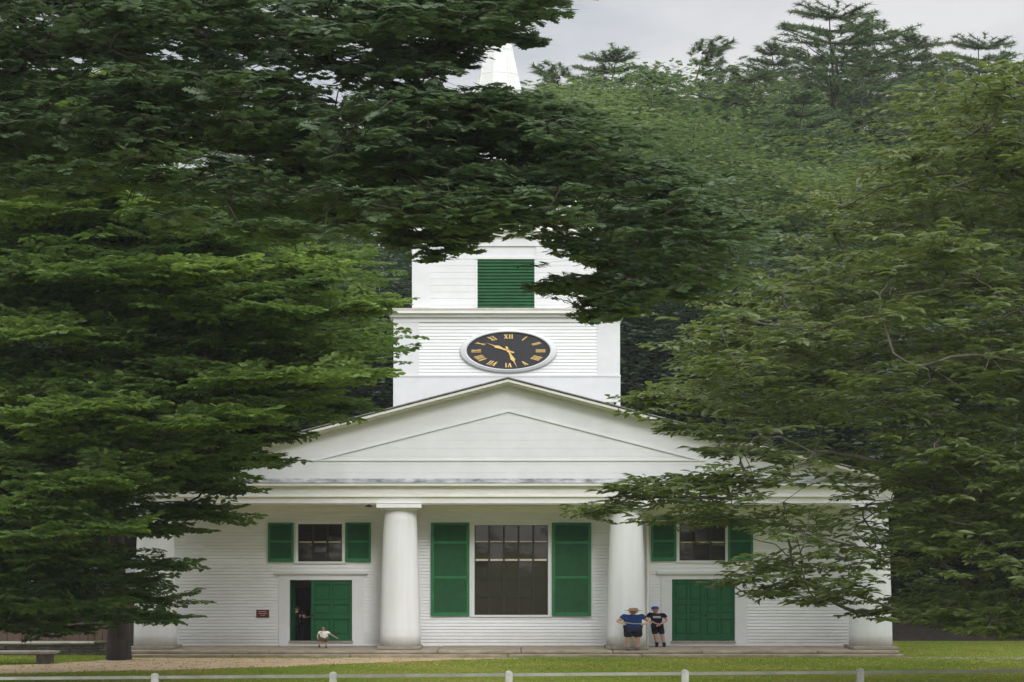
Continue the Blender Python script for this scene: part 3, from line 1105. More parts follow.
# ------------------------------------------------------------------ fence, stone wall, bench, shed
fe = thing('fence', 'low white post and rail fence along the lawn in front of the church', 'fence', (0, 43, 0))
posts = [-200, -22, 155, 333, 509, 685, 860, 1036, 1213]
def fy(px): return 41.8 + (px - 0) / 1024 * 2.4
rgp = random.Random(8)
for p in posts:
    y = fy(p); x = X(p, y); wv = 3.7 * y / F; zt_ = Z(673.8 - 6.9 * (p / 1024), y)
    if p > 800: zt_ -= .0
    mb = MB()
    tx = rgp.uniform(-.012, .012)
    mb.cbox(x - wv, x + wv, y - .07, y + .07, -.1, zt_ - .07, .012)
    mb.smooth = False
    a, b = wv * .96, .066
    z_ = zt_ - .068
    mb.add([(x - a, y - b, z_), (x + a, y - b, z_), (x + a, y + b, z_), (x - a, y + b, z_),
            (x - a * .72 + tx, y - b * .7, z_ + .04), (x + a * .72 + tx, y - b * .7, z_ + .04), (x + a * .72 + tx, y + b * .7, z_ + .04), (x - a * .72 + tx, y + b * .7, z_ + .04),
            (x + tx, y, z_ + .068)],
           [(0, 1, 5, 4), (1, 2, 6, 5), (2, 3, 7, 6), (3, 0, 4, 7), (4, 5, 8), (5, 6, 8), (6, 7, 8), (7, 4, 8)])
    mb.build('fence_post', M['fence'], fe)
for p, q_ in zip(posts[:-1], posts[1:]):
    ya, yb = fy(p), fy(q_)
    za_, zb_ = Z(678.4 - 7.3 * (p / 1024), ya), Z(678.4 - 7.3 * (q_ / 1024), yb)
    xa, xb = X(p + 3.6, ya), X(q_ - 3.6, yb)
    h = .045
    mb = MB()
    mb.add([(xa, ya - .03, za_ - h), (xb, yb - .03, zb_ - h), (xb, yb + .03, zb_ - h), (xa, ya + .03, za_ - h),
            (xa, ya - .03, za_ + h), (xb, yb - .03, zb_ + h), (xb, yb + .03, zb_ + h), (xa, ya + .03, za_ + h)],
           [(0, 3, 2, 1), (4, 5, 6, 7), (0, 1, 5, 4), (1, 2, 6, 5), (2, 3, 7, 6), (3, 0, 4, 7)])
    mb.build('fence_rail', M['fence_rail'], fe)

sw_ = thing('stone_wall', 'low dry stone wall with pale flat capstones left of the church steps', 'wall', (X(60, 61), 61, 0))
rgs = random.Random(21)
mb = MB()
def stone(mb, x0, x1, y0, y1, z0, z1, rg_, j=.02):
    mb.cbox(x0, x1, y0, y1, z0, z1, .035)
    nv = 24
    for i in range(len(mb.v) - nv, len(mb.v)):
        v = mb.v[i]
        mb.v[i] = (v[0] + rg_.uniform(-j, j), v[1] + rg_.uniform(-j, j), v[2] + rg_.uniform(-j, j))
yw0 = 60.4
zrow = [0, .14, .25, .37, .47]
for r_ in range(4):
    x = X(-130, 61)
    while x < X(122, 61):
        l_ = rgs.uniform(.5, 1.4)
        stone(mb, x + .01, x + l_ - .01, yw0 + rgs.uniform(0, .06), yw0 + .8, zrow[r_] + .005, zrow[r_ + 1] - .005, rgs)
        x += l_
mb.box(X(-130, 61), X(122, 61), yw0 + .12, yw0 + .7, 0, .46)
mb.build('stones', M['wallstone'], sw_)
mb = MB()
x = X(-130, 61)
while x < X(97, 61):
    l_ = rgs.uniform(1.6, 2.6); e = min(x + l_, X(98, 61))
    stone(mb, x + .008, e - .008, yw0 - .06, yw0 + .9, .472, .55 + rgs.uniform(-.01, .01), rgs, .012)
    x += l_
mb.build('capstone', M['capstone'], sw_)
mb = MB(); stone(mb, X(98, 61), X(124, 61), yw0, yw0 + .8, .472, .60, rgs, .03)
mb.build('end_stone', mat('mossy_stone', (.13, .12, .05), .95, col2=(.05, .05, .025), vscale=3, bump=.7), sw_)

bn = thing('stone_bench', 'flat stone slab bench on dark blocks beside the sandy path', 'bench', (X(20, 56), 56, 0))
mb = MB(); stone(mb, X(-60, 56), X(58, 56), 55.5, 56.3, .40, .50, rgs, .01); mb.build('seat', M['capstone'], bn)
for pa in (-40, 39):
    mb = MB(); stone(mb, X(pa, 56), X(pa + 14, 56), 55.65, 56.2, -.03, .395, rgs, .02); mb.build('leg', M['wallstone'], bn)

sh = thing('shed', 'brown board shed half hidden behind the left tree and stone wall', 'shed', (X(20, 68), 68, 0))
mb = MB()
x = X(-160, 67); rgs = random.Random(4)
while x < X(128, 67):
    w_ = rgs.uniform(.28, .42); mb.cbox(x + .008, x + w_ - .008, 67 + rgs.uniform(0, .02), 67.1, 0, Z(596, 67), .008); x += w_
mb.box(X(-160, 67), X(128, 67), 67.1, 71, 0, Z(596, 67))
mb.build('wall', M['shedboard'], sh)
mb = MB()
mb.box(X(-160, 67), X(128, 67), 66.94, 67.0, Z(611, 67), Z(608, 67)); mb.build('board_rail', M['shedboard'], sh)
mb = MB()
za_, zb_ = Z(598, 66.6), Z(560, 69)
for ya, yb, z0_, z1_ in ((66.5, 69, za_, zb_), (71.6, 69, za_, zb_)):
    vs = [(X(-170, 67), ya, z0_), (X(134, 67), ya, z0_), (X(134, 67), yb, z1_), (X(-170, 67), yb, z1_)]
    vs += [(a, b, c + .12) for a, b, c in vs]
    mb.add(vs, [(3, 2, 1, 0), (4, 5, 6, 7), (0, 1, 5, 4), (1, 2, 6, 5), (2, 3, 7, 6), (3, 0, 4, 7)])
mb.build('roof', M['roof'], sh)

# ------------------------------------------------------------------ trees
SX = 2.0     # the picture shows everything drawn wide; crowns are grown in true proportion and widened
def nat(px, py, Y): return np.array([(px - 512) * Y / F / SX, Y, Z(py, Y)])

def unit(v): return v / (np.linalg.norm(v, axis=-1, keepdims=True) + 1e-9)

# leaf shapes: length along +X, lying in XY, slight fold in Z
def leaf_kite(l, w, fold=.18):
    V = np.array([(0, 0, 0), (l * .42, w / 2, fold * w), (l, 0, -.05 * l), (l * .42, -w / 2, fold * w)])
    return V, np.array([(0, 2, 1), (0, 3, 2)])
def leaf_lance(l, w, fold=.25):
    V = np.array([(0, 0, 0), (l * .25, w * .38, fold * w), (l * .6, w * .5, fold * w), (l, 0, -.16 * l), (l * .6, -w * .5, fold * w), (l * .25, -w * .38, fold * w), (l * .5, 0, -.02 * l)])
    return V, np.array([(0, 6, 1), (1, 6, 2), (2, 6, 3), (6, 4, 3), (5, 4, 6), (0, 5, 6)])
def leaf_lobed(l, w):
    pts = [(.0, .0), (.18, .10), (.22, .42), (.36, .20), (.50, .50), (.60, .20), (.80, .34), (.82, .12), (1.0, 0)]
    up = [(x * l, y * w, .05 * l * math.sin(x * 3)) for x, y in pts]
    dn = [(x * l, -y * w, .05 * l * math.sin(x * 3)) for x, y in pts[1:-1]][::-1]
    V = [*up, *dn, (l * .55, 0, -.03 * l)]
    n = len(V) - 1
    Fc = [(n, (i + 1) % n, i)[::-1] for i in range(n)]
    return np.array(V), np.array(Fc)

def rot_from_dir(d, up_roll):
    """3x3 columns: x along d, z close to world up rolled by up_roll (arrays)"""
    d = unit(d)
    z = np.zeros_like(d); z[:, 2] = 1
    y = unit(np.cross(z, d) + 1e-6)
    zz = np.cross(d, y)
    c, s = np.cos(up_roll)[:, None], np.sin(up_roll)[:, None]
    y2 = y * c + zz * s
    z2 = -y * s + zz * c
    return np.stack([d, y2, z2], axis=2)

def stamp(Vt, Ft, Rm, T, S=None):
    """copy a template to many places"""
    n, v = len(T), len(Vt)
    if S is None: S = np.ones(n)
    V = np.einsum('nij,vj->nvi', Rm, Vt) * S[:, None, None] + T[:, None, :]
    Fo = Ft[None] + (np.arange(n) * v)[:, None, None]
    return V.reshape(-1, 3), Fo.reshape(-1, Ft.shape[1])

def make_spray(kind, seed):
    """template of one leafy twig in natural size: (V, F, var)"""
    r = np.random.RandomState(seed)
    P, D, roll, S = [], [], [], []
    if kind == 'beech':
        Lm = 1.0
        lf = leaf_lance(.165, .092, .2)
        k = 0
        for i in range(9):
            t = .12 + .86 * i / 8
            sd = 1 if i % 2 else -1
            ln = .42 * (1 - t * .75)
            a = math.radians(52 + r.uniform(-8, 8)) * sd
            base = np.array([t * Lm, 0, -.05 * t * t])
            dv = np.array([math.cos(a), math.sin(a), .10])
            m = max(2, int(ln / .13))
            for j in range(m):
                p = base + dv * ln * (j + .6) / m
                for s2 in (1, -1):
                    b = a + s2 * math.radians(r.uniform(35, 60))
                    P.append(p); D.append([math.cos(b), math.sin(b), r.uniform(-.5, .15)]); roll.append(r.normal(0, .45)); S.append(r.uniform(.75, 1.15))
        P.append([1, 0, -.05]); D.append([1, 0, 0]); roll.append(0); S.append(1)
    elif kind == 'oak':
        lf = leaf_lobed(.19, .19)
        for i in range(4):
            t = .1 + .25 * i
            for j in range(3):
                a = r.uniform(-1.9, 1.9)
                P.append([t * .42, r.normal(0, .02), r.normal(0, .02)])
                D.append([math.cos(a), math.sin(a), r.uniform(-.75, .15)]); roll.append(r.normal(0, .35)); S.append(r.uniform(.7, 1.15))
    elif kind == 'lance':
        lf = leaf_lance(.21, .075)
        for i in range(5):
            t = .1 + .22 * i
            for j in range(3):
                a = r.uniform(-1.5, 1.5)
                P.append([t * .55, r.normal(0, .02), r.normal(0, .02)])
                D.append([math.cos(a), math.sin(a), r.uniform(-.55, .35)]); roll.append(r.normal(0, .5)); S.append(r.uniform(.7, 1.2))
    P, D, roll, S = np.array(P, float), np.array(D, float), np.array(roll, float), np.array(S, float)
    V, Fc = stamp(lf[0], lf[1], rot_from_dir(D, roll), P, S)
    var = np.repeat(r.rand(len(P)), len(lf[0]))
    return V, Fc, var

def bezier(p0, c, p1, n):
    t = np.linspace(0, 1, n)[:, None]
    return (1 - t) ** 2 * p0 + 2 * t * (1 - t) * c + t ** 2 * p1

def tree(name, label, cat, base, top, r0, centres, kind, leafm, barkm, seed, spc=12, crad=(1.0, 1.0, .38), up=(.1, .2),
         group=None, limb_n=14, tipbias=0., spray_s=1.0, trunk_bend=0.3, lvar=.6, start=.18, arch=.14, thin=None, reach=1.4, hd_rise=.3, limb_k=.0105):
    """base/top of trunk in natural coords, centres (n,5): x, y, z, radius factor, brightness bias"""
    r = np.random.RandomState(seed)
    root = thing(name, label, cat, (base[0] * SX, base[1], base[2]), group)
    C = centres[:, :3]
    # trunk
    tm = MB(); tm.smooth = True
    H = top[2] - base[2]
    tp = [np.array(base) + (np.array(top) - np.array(base)) * f + np.array([r.normal(0, .05), r.normal(0, .05), 0]) * (trunk_bend * H * .2 * f) for f in np.linspace(0, 1, 9)]
    trad = [r0 * (1.35 if i == 0 else 1) * (1 - .85 * i / 8) for i in range(9)]
    sc = lambda p: (p[0] * SX, p[1], p[2])
    tm.tube([sc(p) for p in tp], [max(.03, q_) for q_ in trad], 12)
    TP = np.array(tp)
    # limbs: every cluster grows from the nearest earlier one, so boughs fork outwards from the trunk
    lm = MB(); lm.smooth = True
    Tf = np.stack([np.interp(np.linspace(start, .97, 24), np.linspace(0, 1, 9), TP[:, k]) for k in range(3)], 1)
    nT = len(Tf)
    nodes = [*Tf]; plen = [0.0] * nT; par = [-1] * nT
    def price(p, pl, base_cost):
        v = C - p
        d = np.linalg.norm(v, axis=1)
        return d + .22 * pl + .5 * np.maximum(0, -v[:, 2]) + 4 * np.maximum(0, d - reach) + base_cost, d
    best = np.full(len(C), 1e9); bpar = np.zeros(len(C), int); bd = np.zeros(len(C))
    for k in range(nT):
        c_, d_ = price(nodes[k], 0.0, 1.0)
        m = c_ < best
        best[m] = c_[m]; bpar[m] = k; bd[m] = d_[m]
    left = np.ones(len(C), bool)
    for _ in range(len(C)):
        i = int(np.argmin(np.where(left, best, 1e12)))
        left[i] = False
        nodes.append(C[i]); plen.append(plen[bpar[i]] + float(bd[i])); par.append(int(bpar[i]))
        c_, d_ = price(C[i], plen[-1], 0.0)
        m = left & (c_ < best)
        best[m] = c_[m]; bpar[m] = len(nodes) - 1; bd[m] = d_[m]
    cnt = np.ones(len(nodes))
    for k in range(len(nodes) - 1, len(Tf) - 1, -1):
        cnt[par[k]] += cnt[k] if par[k] >= len(Tf) else 0
    dirs = {}
    for k in range(len(Tf), len(nodes)):
        p0, e = nodes[par[k]], nodes[k]
        dd = np.linalg.norm(e - p0)
        pd_ = dirs.get(par[k], unit(e - p0) * .4 + np.array([0, 0, arch * 3]))
        c = p0 + pd_ * dd * .45
        path = bezier(p0, c, e, 6)
        path[1:-1] += r.normal(0, .018, (4, 3)) * dd
        dirs[k] = unit(path[-1] - path[-2])
        ra = min(r0 * .5, .008 + limb_k * cnt[k] ** .55)
        rb = max(.008, ra * .8)
        lm.tube([sc(p) for p in path], np.linspace(ra, rb, 6), 5 if ra < .06 else 7)
    # sprays
    n = len(C) * spc
    ci = np.repeat(np.arange(len(C)), spc)
    off = r.normal(0, .5, (n, 3)) * np.array(crad) * centres[ci, 3:4]
    pos = C[ci] + off
    if thin is not None:
        kp = thin(pos, r)
        pos, off, ci = pos[kp], off[kp], ci[kp]
        n = len(pos)
    axis = np.array([base[0], base[1], 0])
    outw = C[ci] - axis; outw[:, 2] = 0
    dirv = unit(outw) * .9 + unit(off * np.array([1, 1, .2])) * .8 + r.normal(0, .3, (n, 3)) * np.array([1, 1, .4])
    dirv[:, 2] = r.uniform(up[0], up[1], n) + centres[ci, 4] * .25
    dirv = unit(dirv)
    roll = r.normal(0, .25, n)
    Rm = rot_from_dir(dirv, roll)
    S = r.uniform(.75, 1.2, n) * spray_s
    sp_ = [make_spray(kind, seed * 10 + q_) for q_ in range(5)]
    VV, FF, AA, off_v = [], [], [], 0
    pick = r.randint(0, 5, n)
    cv = r.rand(len(C))
    for q_, (Vt, Ft, va) in enumerate(sp_):
        m = pick == q_
        if not m.any(): continue
        V, Fc = stamp(Vt, Ft, Rm[m], pos[m] - dirv[m] * .35 * S[m][:, None], S[m])
        # stretch out individual sprays so copies differ
        k = m.sum()
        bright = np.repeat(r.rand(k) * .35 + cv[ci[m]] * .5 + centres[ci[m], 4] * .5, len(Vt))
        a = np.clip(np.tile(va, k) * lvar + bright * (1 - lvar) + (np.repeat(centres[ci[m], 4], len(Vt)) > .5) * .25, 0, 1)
        VV.append(V); FF.append(Fc + off_v); AA.append(a); off_v += len(V)
    # twigs carrying the sprays
    sel = np.arange(n)
    a = C[ci[sel]]; b = pos[sel] - dirv[sel] * .3; e = pos[sel] + dirv[sel] * .45 * S[:, None]
    side = unit(np.cross(e - a, np.array([0, 0, 1.0])) + 1e-6)
    wv = .009
    TV = np.stack([a - side * wv, a + side * wv, b + side * wv * .7, b - side * wv * .7, e], 1)
    TV2 = TV.reshape(-1, 3) * np.array([SX, 1, 1])
    o4 = (np.arange(len(sel)) * 5)[:, None]
    TF = np.concatenate([np.array([[0, 1, 2]]) + o4, np.array([[0, 2, 3]]) + o4, np.array([[3, 2, 4]]) + o4])
    V = np.concatenate(VV) * np.array([SX, 1, 1])
    tr = tm.build('trunk', barkm, root)
    lo = lm.build('limbs', barkm, root)
    twg = new_obj('twigs', big_mesh('twigs', TV2, TF, 3), barkm, root)
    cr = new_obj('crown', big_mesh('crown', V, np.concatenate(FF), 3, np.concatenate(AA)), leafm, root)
    return root

def in_poly(pts, poly):
    x, y = pts[:, 0], pts[:, 1]
    ins = np.zeros(len(pts), bool)
    n = len(poly)
    for i in range(n):
        x1_, y1_ = poly[i]; x2_, y2_ = poly[(i + 1) % n]
        c = ((y1_ > y) != (y2_ > y)) & (x < (x2_ - x1_) * (y - y1_) / (y2_ - y1_ + 1e-9) + x1_)
        ins ^= c
    return ins

def sample(poly, n, yr_, r, rad=(.8, 1.2), bias=(0, 0), yfun=None, x_thin=None):
    """crown cluster centres inside an outline, at distances yr_"""
    xs = [p[0] for p in poly]; ys = [p[1] for p in poly]
    out = []
    while len(out) < n:
        p = np.stack([r.uniform(min(xs), max(xs), 4 * n), r.uniform(min(ys), max(ys), 4 * n)], 1)
        p = p[in_poly(p, poly)]
        for q_ in p[:n - len(out)]:
            Yd = r.uniform(*yr_) if yfun is None else yfun(q_, r)
            out.append([*nat(q_[0], q_[1], Yd), r.uniform(*rad), r.uniform(*bias)])
    return np.array(out)

def finger(p0, p1, n, Y, r, rad=(.45, .7), bias=0., droop=0):
    o = []
    for i in range(n):
        f = (i + .5) / n
        px = p0[0] + (p1[0] - p0[0]) * f; py = p0[1] + (p1[1] - p0[1]) * f + droop * math.sin(f * math.pi)
        o.append([*nat(px, py, Y + r.uniform(-.5, .5)), rad[0] + (rad[1] - rad[0]) * (1 - f) , bias])
    return np.array(o)

# --- left tree: beech with layered sprays, light green shoots at the outside
M['leafA'] = leaf_mat('beech_leaves', (.055, .100, .030), (.110, .180, .048), trans=.42, c_top=(.17, .25, .065), rough=.45)
r = np.random.RandomState(1)
polyA = [(-110, 130), (-60, 80), (60, 78), (130, 95), (150, 125), (110, 170), (130, 205), (235, 232), (300, 250), (335, 285), (344, 320), (340, 350), (335, 372), (300, 392),
         (262, 410), (240, 425), (215, 460), (130, 490), (95, 530), (76, 565), (70, 618), (50, 622), (20, 618), (-60, 600), (-110, 560), (-150, 350)]
A = [sample([(-60, 600), (80, 600), (76, 626), (60, 632), (-60, 624)], 26, (43, 50), r, (.4, .7), (0, .2)), sample([(-100, 480), (98, 480), (78, 560), (70, 618), (50, 622), (0, 612), (-100, 600)], 90, (42, 50), r, (.8, 1.2), (0, .15)), sample(polyA, 560, (44, 57), r, (.8, 1.25), (0, .25), yfun=lambda q_, r: 47 + (r.rand() - .5) * 12 * (1 - abs(q_[0] - 118) / 620))]
fa = [((90, 140), (178, 118), 4), ((120, 235), (265, 232), 6), ((60, 110), (150, 92), 4), ((260, 262), (330, 262), 3), ((300, 330), (350, 352), 4), ((300, 300), (348, 318), 4),
      ((260, 390), (345, 410), 7), ((250, 405), (322, 420), 6), ((220, 425), (275, 440), 5), ((190, 455), (262, 463), 6), ((185, 480), (230, 492), 5), ((170, 470), (212, 470), 4),
      ((165, 505), (215, 520), 5), ((130, 530), (178, 528), 4), ((125, 560), (168, 568), 4), ((115, 598), (166, 600), 5), ((110, 612), (155, 620), 4), ((110, 575), (145, 585), 3)]
for a, b, n_ in fa:
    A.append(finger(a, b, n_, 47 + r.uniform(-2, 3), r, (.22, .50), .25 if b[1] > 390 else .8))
# bright shoots
for _ in range(120):
    px, py = r.uniform(-20, 350), r.uniform(85, 560)
    if in_poly(np.array([[px, py]]), polyA)[0]:
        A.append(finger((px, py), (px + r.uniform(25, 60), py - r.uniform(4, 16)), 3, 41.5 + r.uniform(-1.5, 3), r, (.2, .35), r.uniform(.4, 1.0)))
A = np.concatenate(A)
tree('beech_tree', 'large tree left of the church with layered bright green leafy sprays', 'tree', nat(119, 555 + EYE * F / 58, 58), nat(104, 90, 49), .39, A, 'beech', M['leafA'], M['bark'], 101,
     spc=11, crad=(.95, .95, .40), up=(-.22, .38), limb_n=34, spray_s=.9)

# --- overhanging oak, upper left to centre
M['leafB'] = leaf_mat('oak_leaves', (.052, .088, .044), (.105, .160, .076), trans=.4, rough=.42, spec=.5)
r = np.random.RandomState(2)
polyB = [(-70, -30), (120, -35), (400, -30), (400, 25), (360, 45), (300, 50), (250, 70), (330, 96), (420, 102), (520, 112), (590, 122), (640, 150), (700, 185), (750, 230), (745, 270), (700, 292),
         (640, 300), (610, 270), (598, 225), (560, 225), (500, 215), (480, 222), (440, 236), (400, 232), (330, 240), (250, 235), (140, 200), (0, 190), (-70, 190)]
polyB2 = [(330, -30), (560, -30), (545, 15), (530, 28), (500, 26), (470, 38), (440, 25), (380, 20)]
B = [sample([(400, 92), (600, 104), (600, 120), (400, 112)], 30, (25, 29), r, (.3, .45), (0, .3)), sample([(400, 45), (468, 50), (466, 88), (400, 88)], 7, (25, 29), r, (.2, .3), (0, .2)), sample([(260, 20), (440, 25), (470, 50), (420, 85), (260, 85)], 26, (25, 29), r, (.3, .5), (0, .2)), sample([(380, 108), (600, 122), (640, 160), (600, 222), (380, 222)], 90, (25, 29), r, (.45, .65), (0, .3)), sample(polyB, 560, (24.5, 30), r, (.45, .7), (0, .3)), sample(polyB2, 70, (25, 29), r, (.3, .5), (0, .1))]
fb = [((500, 215), (440, 258), 5), ((470, 225), (400, 245), 4), ((560, 235), (620, 268), 4), ((600, 290), (600, 322), 3), ((640, 290), (625, 315), 3), ((600, 282), (545, 290), 5), ((580, 260), (530, 262), 0),
      ((480, 15), (548, 14), 4), ((480, 30), (425, 55), 4), ((505, 30), (540, 42), 3), ((300, 60), (400, 72), 4), ((660, 200), (760, 225), 4)]
for a, b, n_ in fb:
    if n_: B.append(finger(a, b, n_ + 1, 27 + r.uniform(-1.5, 1.5), r, (.18, .32), .1))
B = np.concatenate(B)
tree('oak_tree', 'dark leaved oak overhanging the steeple from the upper left of the lawn', 'tree', nat(-420, 555 + EYE * F / 28, 28), nat(-390, -260, 27.5), .38, B, 'oak', M['leafB'], M['bark'], 202,
     spc=11, crad=(.85, .95, .42), up=(-.4, .2), limb_n=30, spray_s=.62, start=.35, arch=.0, reach=.55, limb_k=.0055)

# --- right tree with narrow leaves
M['leafC'] = leaf_mat('narrow_leaves', (.055, .080, .026), (.125, .170, .048), trans=.42, rough=.35, c_top=(.19, .23, .08), spec=.6)
r = np.random.RandomState(3)
polyC = [(1220, 30), (1040, 70), (965, 95), (905, 135), (860, 170), (800, 215), (780, 262), (745, 305), (715, 335), (672, 380), (668, 402), (700, 412), (725, 440), (760, 465), (720, 480), (640, 492),
         (625, 512), (690, 520), (740, 540), (780, 575), (830, 592), (900, 606), (960, 624), (1100, 628), (1230, 610), (1260, 250)]
def yC(q_, r): return 43 + (r.rand() - .5) * 13
C_ = [sample(polyC, 560, (36, 48), r, (.7, 1.15), (0, .5), yfun=yC)]
fc = [((700, 400), (645, 400), 5, 0), ((735, 340), (705, 326), 2, 0), ((745, 300), (718, 300), 2, 0), ((760, 480), (615, 490), 8, -4), ((720, 500), (582, 516), 8, -10), ((760, 520), (640, 520), 6, -3),
      ((800, 560), (722, 584), 5, 0), ((830, 575), (750, 594), 5, 2), ((850, 590), (810, 602), 3, 0), ((760, 440), (660, 428), 5, -4), ((780, 455), (700, 452), 4, 0),
      ((900, 610), (860, 612), 2, 0), ((960, 615), (990, 630), 2, 0)]
_px = 512 + C_[0][:, 0] * SX * F / C_[0][:, 1]; _py = HZ - (C_[0][:, 2] - EYE) * F / C_[0][:, 1]
C_[0] = C_[0][~((_px < 900) & (_py > 425) & (r.rand(len(_px)) < .55))]
for a, b, n_, dr in fc:
    C_.append(finger(a, b, n_, 41 + r.uniform(-2.5, 2.5), r, (.25, .55), .4, dr))
C_ = np.concatenate(C_)
def thinC(pos, r):
    # the lowest boughs on the church side are sparse
    px = 512 + pos[:, 0] * SX * F / pos[:, 1]; py = HZ - (pos[:, 2] - EYE) * F / pos[:, 1]
    return ~((px < 900) & (py > 420) & (r.rand(len(px)) < .5))
tree('chestnut_tree', 'tall olive green tree with narrow leaves spreading over the right side of the church', 'tree', nat(1180, 555 + EYE * F / 45, 45), nat(1150, 20, 45), .42, C_, 'lance', M['leafC'], M['bark_grey'], 303,
     spc=14, crad=(1.0, 1.0, .52), up=(-.35, .3), limb_n=34, lvar=.7, thin=thinC)

# ------------------------------------------------------------------ woods on the hill
def bg_broad(seed, H, rad, leafm, n_cl, leaf_l=.20):
    """a full round-headed tree of the woods, local coords, base at origin"""
    r = np.random.RandomState(seed)
    u = unit(r.normal(0, 1, (n_cl, 3)))
    rr = r.uniform(.45, 1, n_cl)[:, None] ** .5
    lump = 1 + .22 * np.sin(u[:, :1] * 5 + seed) * np.cos(u[:, 1:2] * 4 + seed)
    C = u * rr * lump * np.array([rad, rad, H * .36]) + np.array([0, 0, H * .60])
    per = 58
    ci = np.repeat(np.arange(n_cl), per)
    o = np.clip(r.normal(0, .5, (len(ci), 3)), -.85, .85) * np.array([1.1, 1.1, .42])
    P = C[ci] + o
    D = unit(unit(C[ci] - np.array([0, 0, H * .5])) + unit(o) + r.normal(0, .5, P.shape))
    D[:, 2] = D[:, 2] * .4 - .1
    lf = leaf_kite(leaf_l, leaf_l * .62)
    V, Fc = stamp(lf[0], lf[1], rot_from_dir(D, r.normal(0, .5, len(P))), P, r.uniform(.6, 1.25, len(P)))
    a = np.repeat(np.clip(.5 * r.rand(len(P)) + .5 * r.rand(n_cl)[ci], 0, 1), 4)
    me = big_mesh('crown', V * np.array([SX, 1, 1]), Fc, 3, a)
    me.materials.append(leafm)
    mb = MB(); mb.smooth = True
    mb.tube([(r.normal(0, .1) * i, r.normal(0, .1) * i, H * .85 * i / 6) for i in range(7)], [.32 * (1 - .13 * i) for i in range(7)], 8)
    for k in range(0, n_cl, 7):
        c = C[k]; z0 = max(1.5, c[2] * .55)
        mb.tube([(0, 0, z0), (c[0] * SX * .5, c[1] * .5, (z0 + c[2]) / 2 + .4), (c[0] * SX, c[1], c[2])], [.12, .07, .03], 5)
    return me, mb

def bg_pine(seed, H, rad, leafm, irregular=.35):
    """white pine: whorls of level boughs carrying plumes of needles"""
    r = np.random.RandomState(seed)
    P, D, S, cl = [], [], [], []
    mb = MB(); mb.smooth = True
    mb.tube([(r.normal(0, .05) * i, 0, H * i / 8) for i in range(9)], [.34 * (1 - .118 * i) for i in range(9)], 8)
    z = H * .22
    k = 0
    while z < H * .985:
        f = (z - H * .22) / (H * .78)
        Lb = rad * (1 - f) ** .55 * (.85 + .3 * math.sin(f * 17 + seed)) + .35
        nb = 5 if f < .85 else 4
        a0 = r.uniform(0, 6.3)
        for b in range(nb):
            if r.rand() < irregular * (1 - f * .6) * .8: continue
            a = a0 + b * 2 * math.pi / nb + r.normal(0, .2)
            l_ = Lb * r.uniform(.6, 1.25)
            rise = r.uniform(.05, .22) + .35 * f
            dv = np.array([math.cos(a), math.sin(a), 0])
            pts = [np.array([0, 0, z]) + dv * l_ * t + np.array([0, 0, rise * l_ * t * t]) for t in (0, .33, .66, 1)]
            mb.tube([(p[0] * SX, p[1], p[2]) for p in pts], [.07, .05, .035, .015], 4)
            m = max(5, int(l_ * 14))
            for j in range(m):
                t = .22 + .8 * (j + r.rand()) / m
                sd = np.array([-dv[1], dv[0], 0]) * r.normal(0, .34) * l_ * (1.05 - abs(t - .6))
                p = np.array([0, 0, z]) + dv * l_ * t + np.array([0, 0, rise * l_ * t * t + r.uniform(-.03, .18)]) + sd
                P.append(p); D.append(unit(dv + sd * .8 + np.array([0, 0, .55]))); S.append(r.uniform(.7, 1.25)); cl.append(r.rand())
        z += H * r.uniform(.030, .050)
        k += 1
    P.append(np.array([0, 0, H])); D.append(np.array([0, 0.01, 1.0])); S.append(1); cl.append(.5)
    P, D, S, cl = np.array(P), np.array(D), np.array(S), np.array(cl)
    # plume template
    V, Fc, nn = [], [], 44
    for i in range(nn):
        a, b = r.uniform(0, 6.28), r.uniform(.1, 1.75)
        d = np.array([math.cos(b), math.sin(b) * math.cos(a), math.sin(b) * math.sin(a)])
        l_ = r.uniform(.16, .32)
        s_ = unit(np.cross(d, r.normal(0, 1, 3)))
        o = np.array([r.uniform(-.25, .2), 0, 0])
        V += [o - s_ * .020, o + s_ * .020, o + d * l_]
        Fc.append((3 * i, 3 * i + 1, 3 * i + 2))
    V, Fc = stamp(np.array(V), np.array(Fc), rot_from_dir(D, r.uniform(0, 6, len(P))), P, S)
    a = np.repeat(np.clip(cl * .6 + .4 * r.rand(len(P)), 0, 1), nn * 3)
    me = big_mesh('crown', V * np.array([SX, 1, 1]), Fc, 3, a)
    me.materials.append(leafm)
    return me, mb

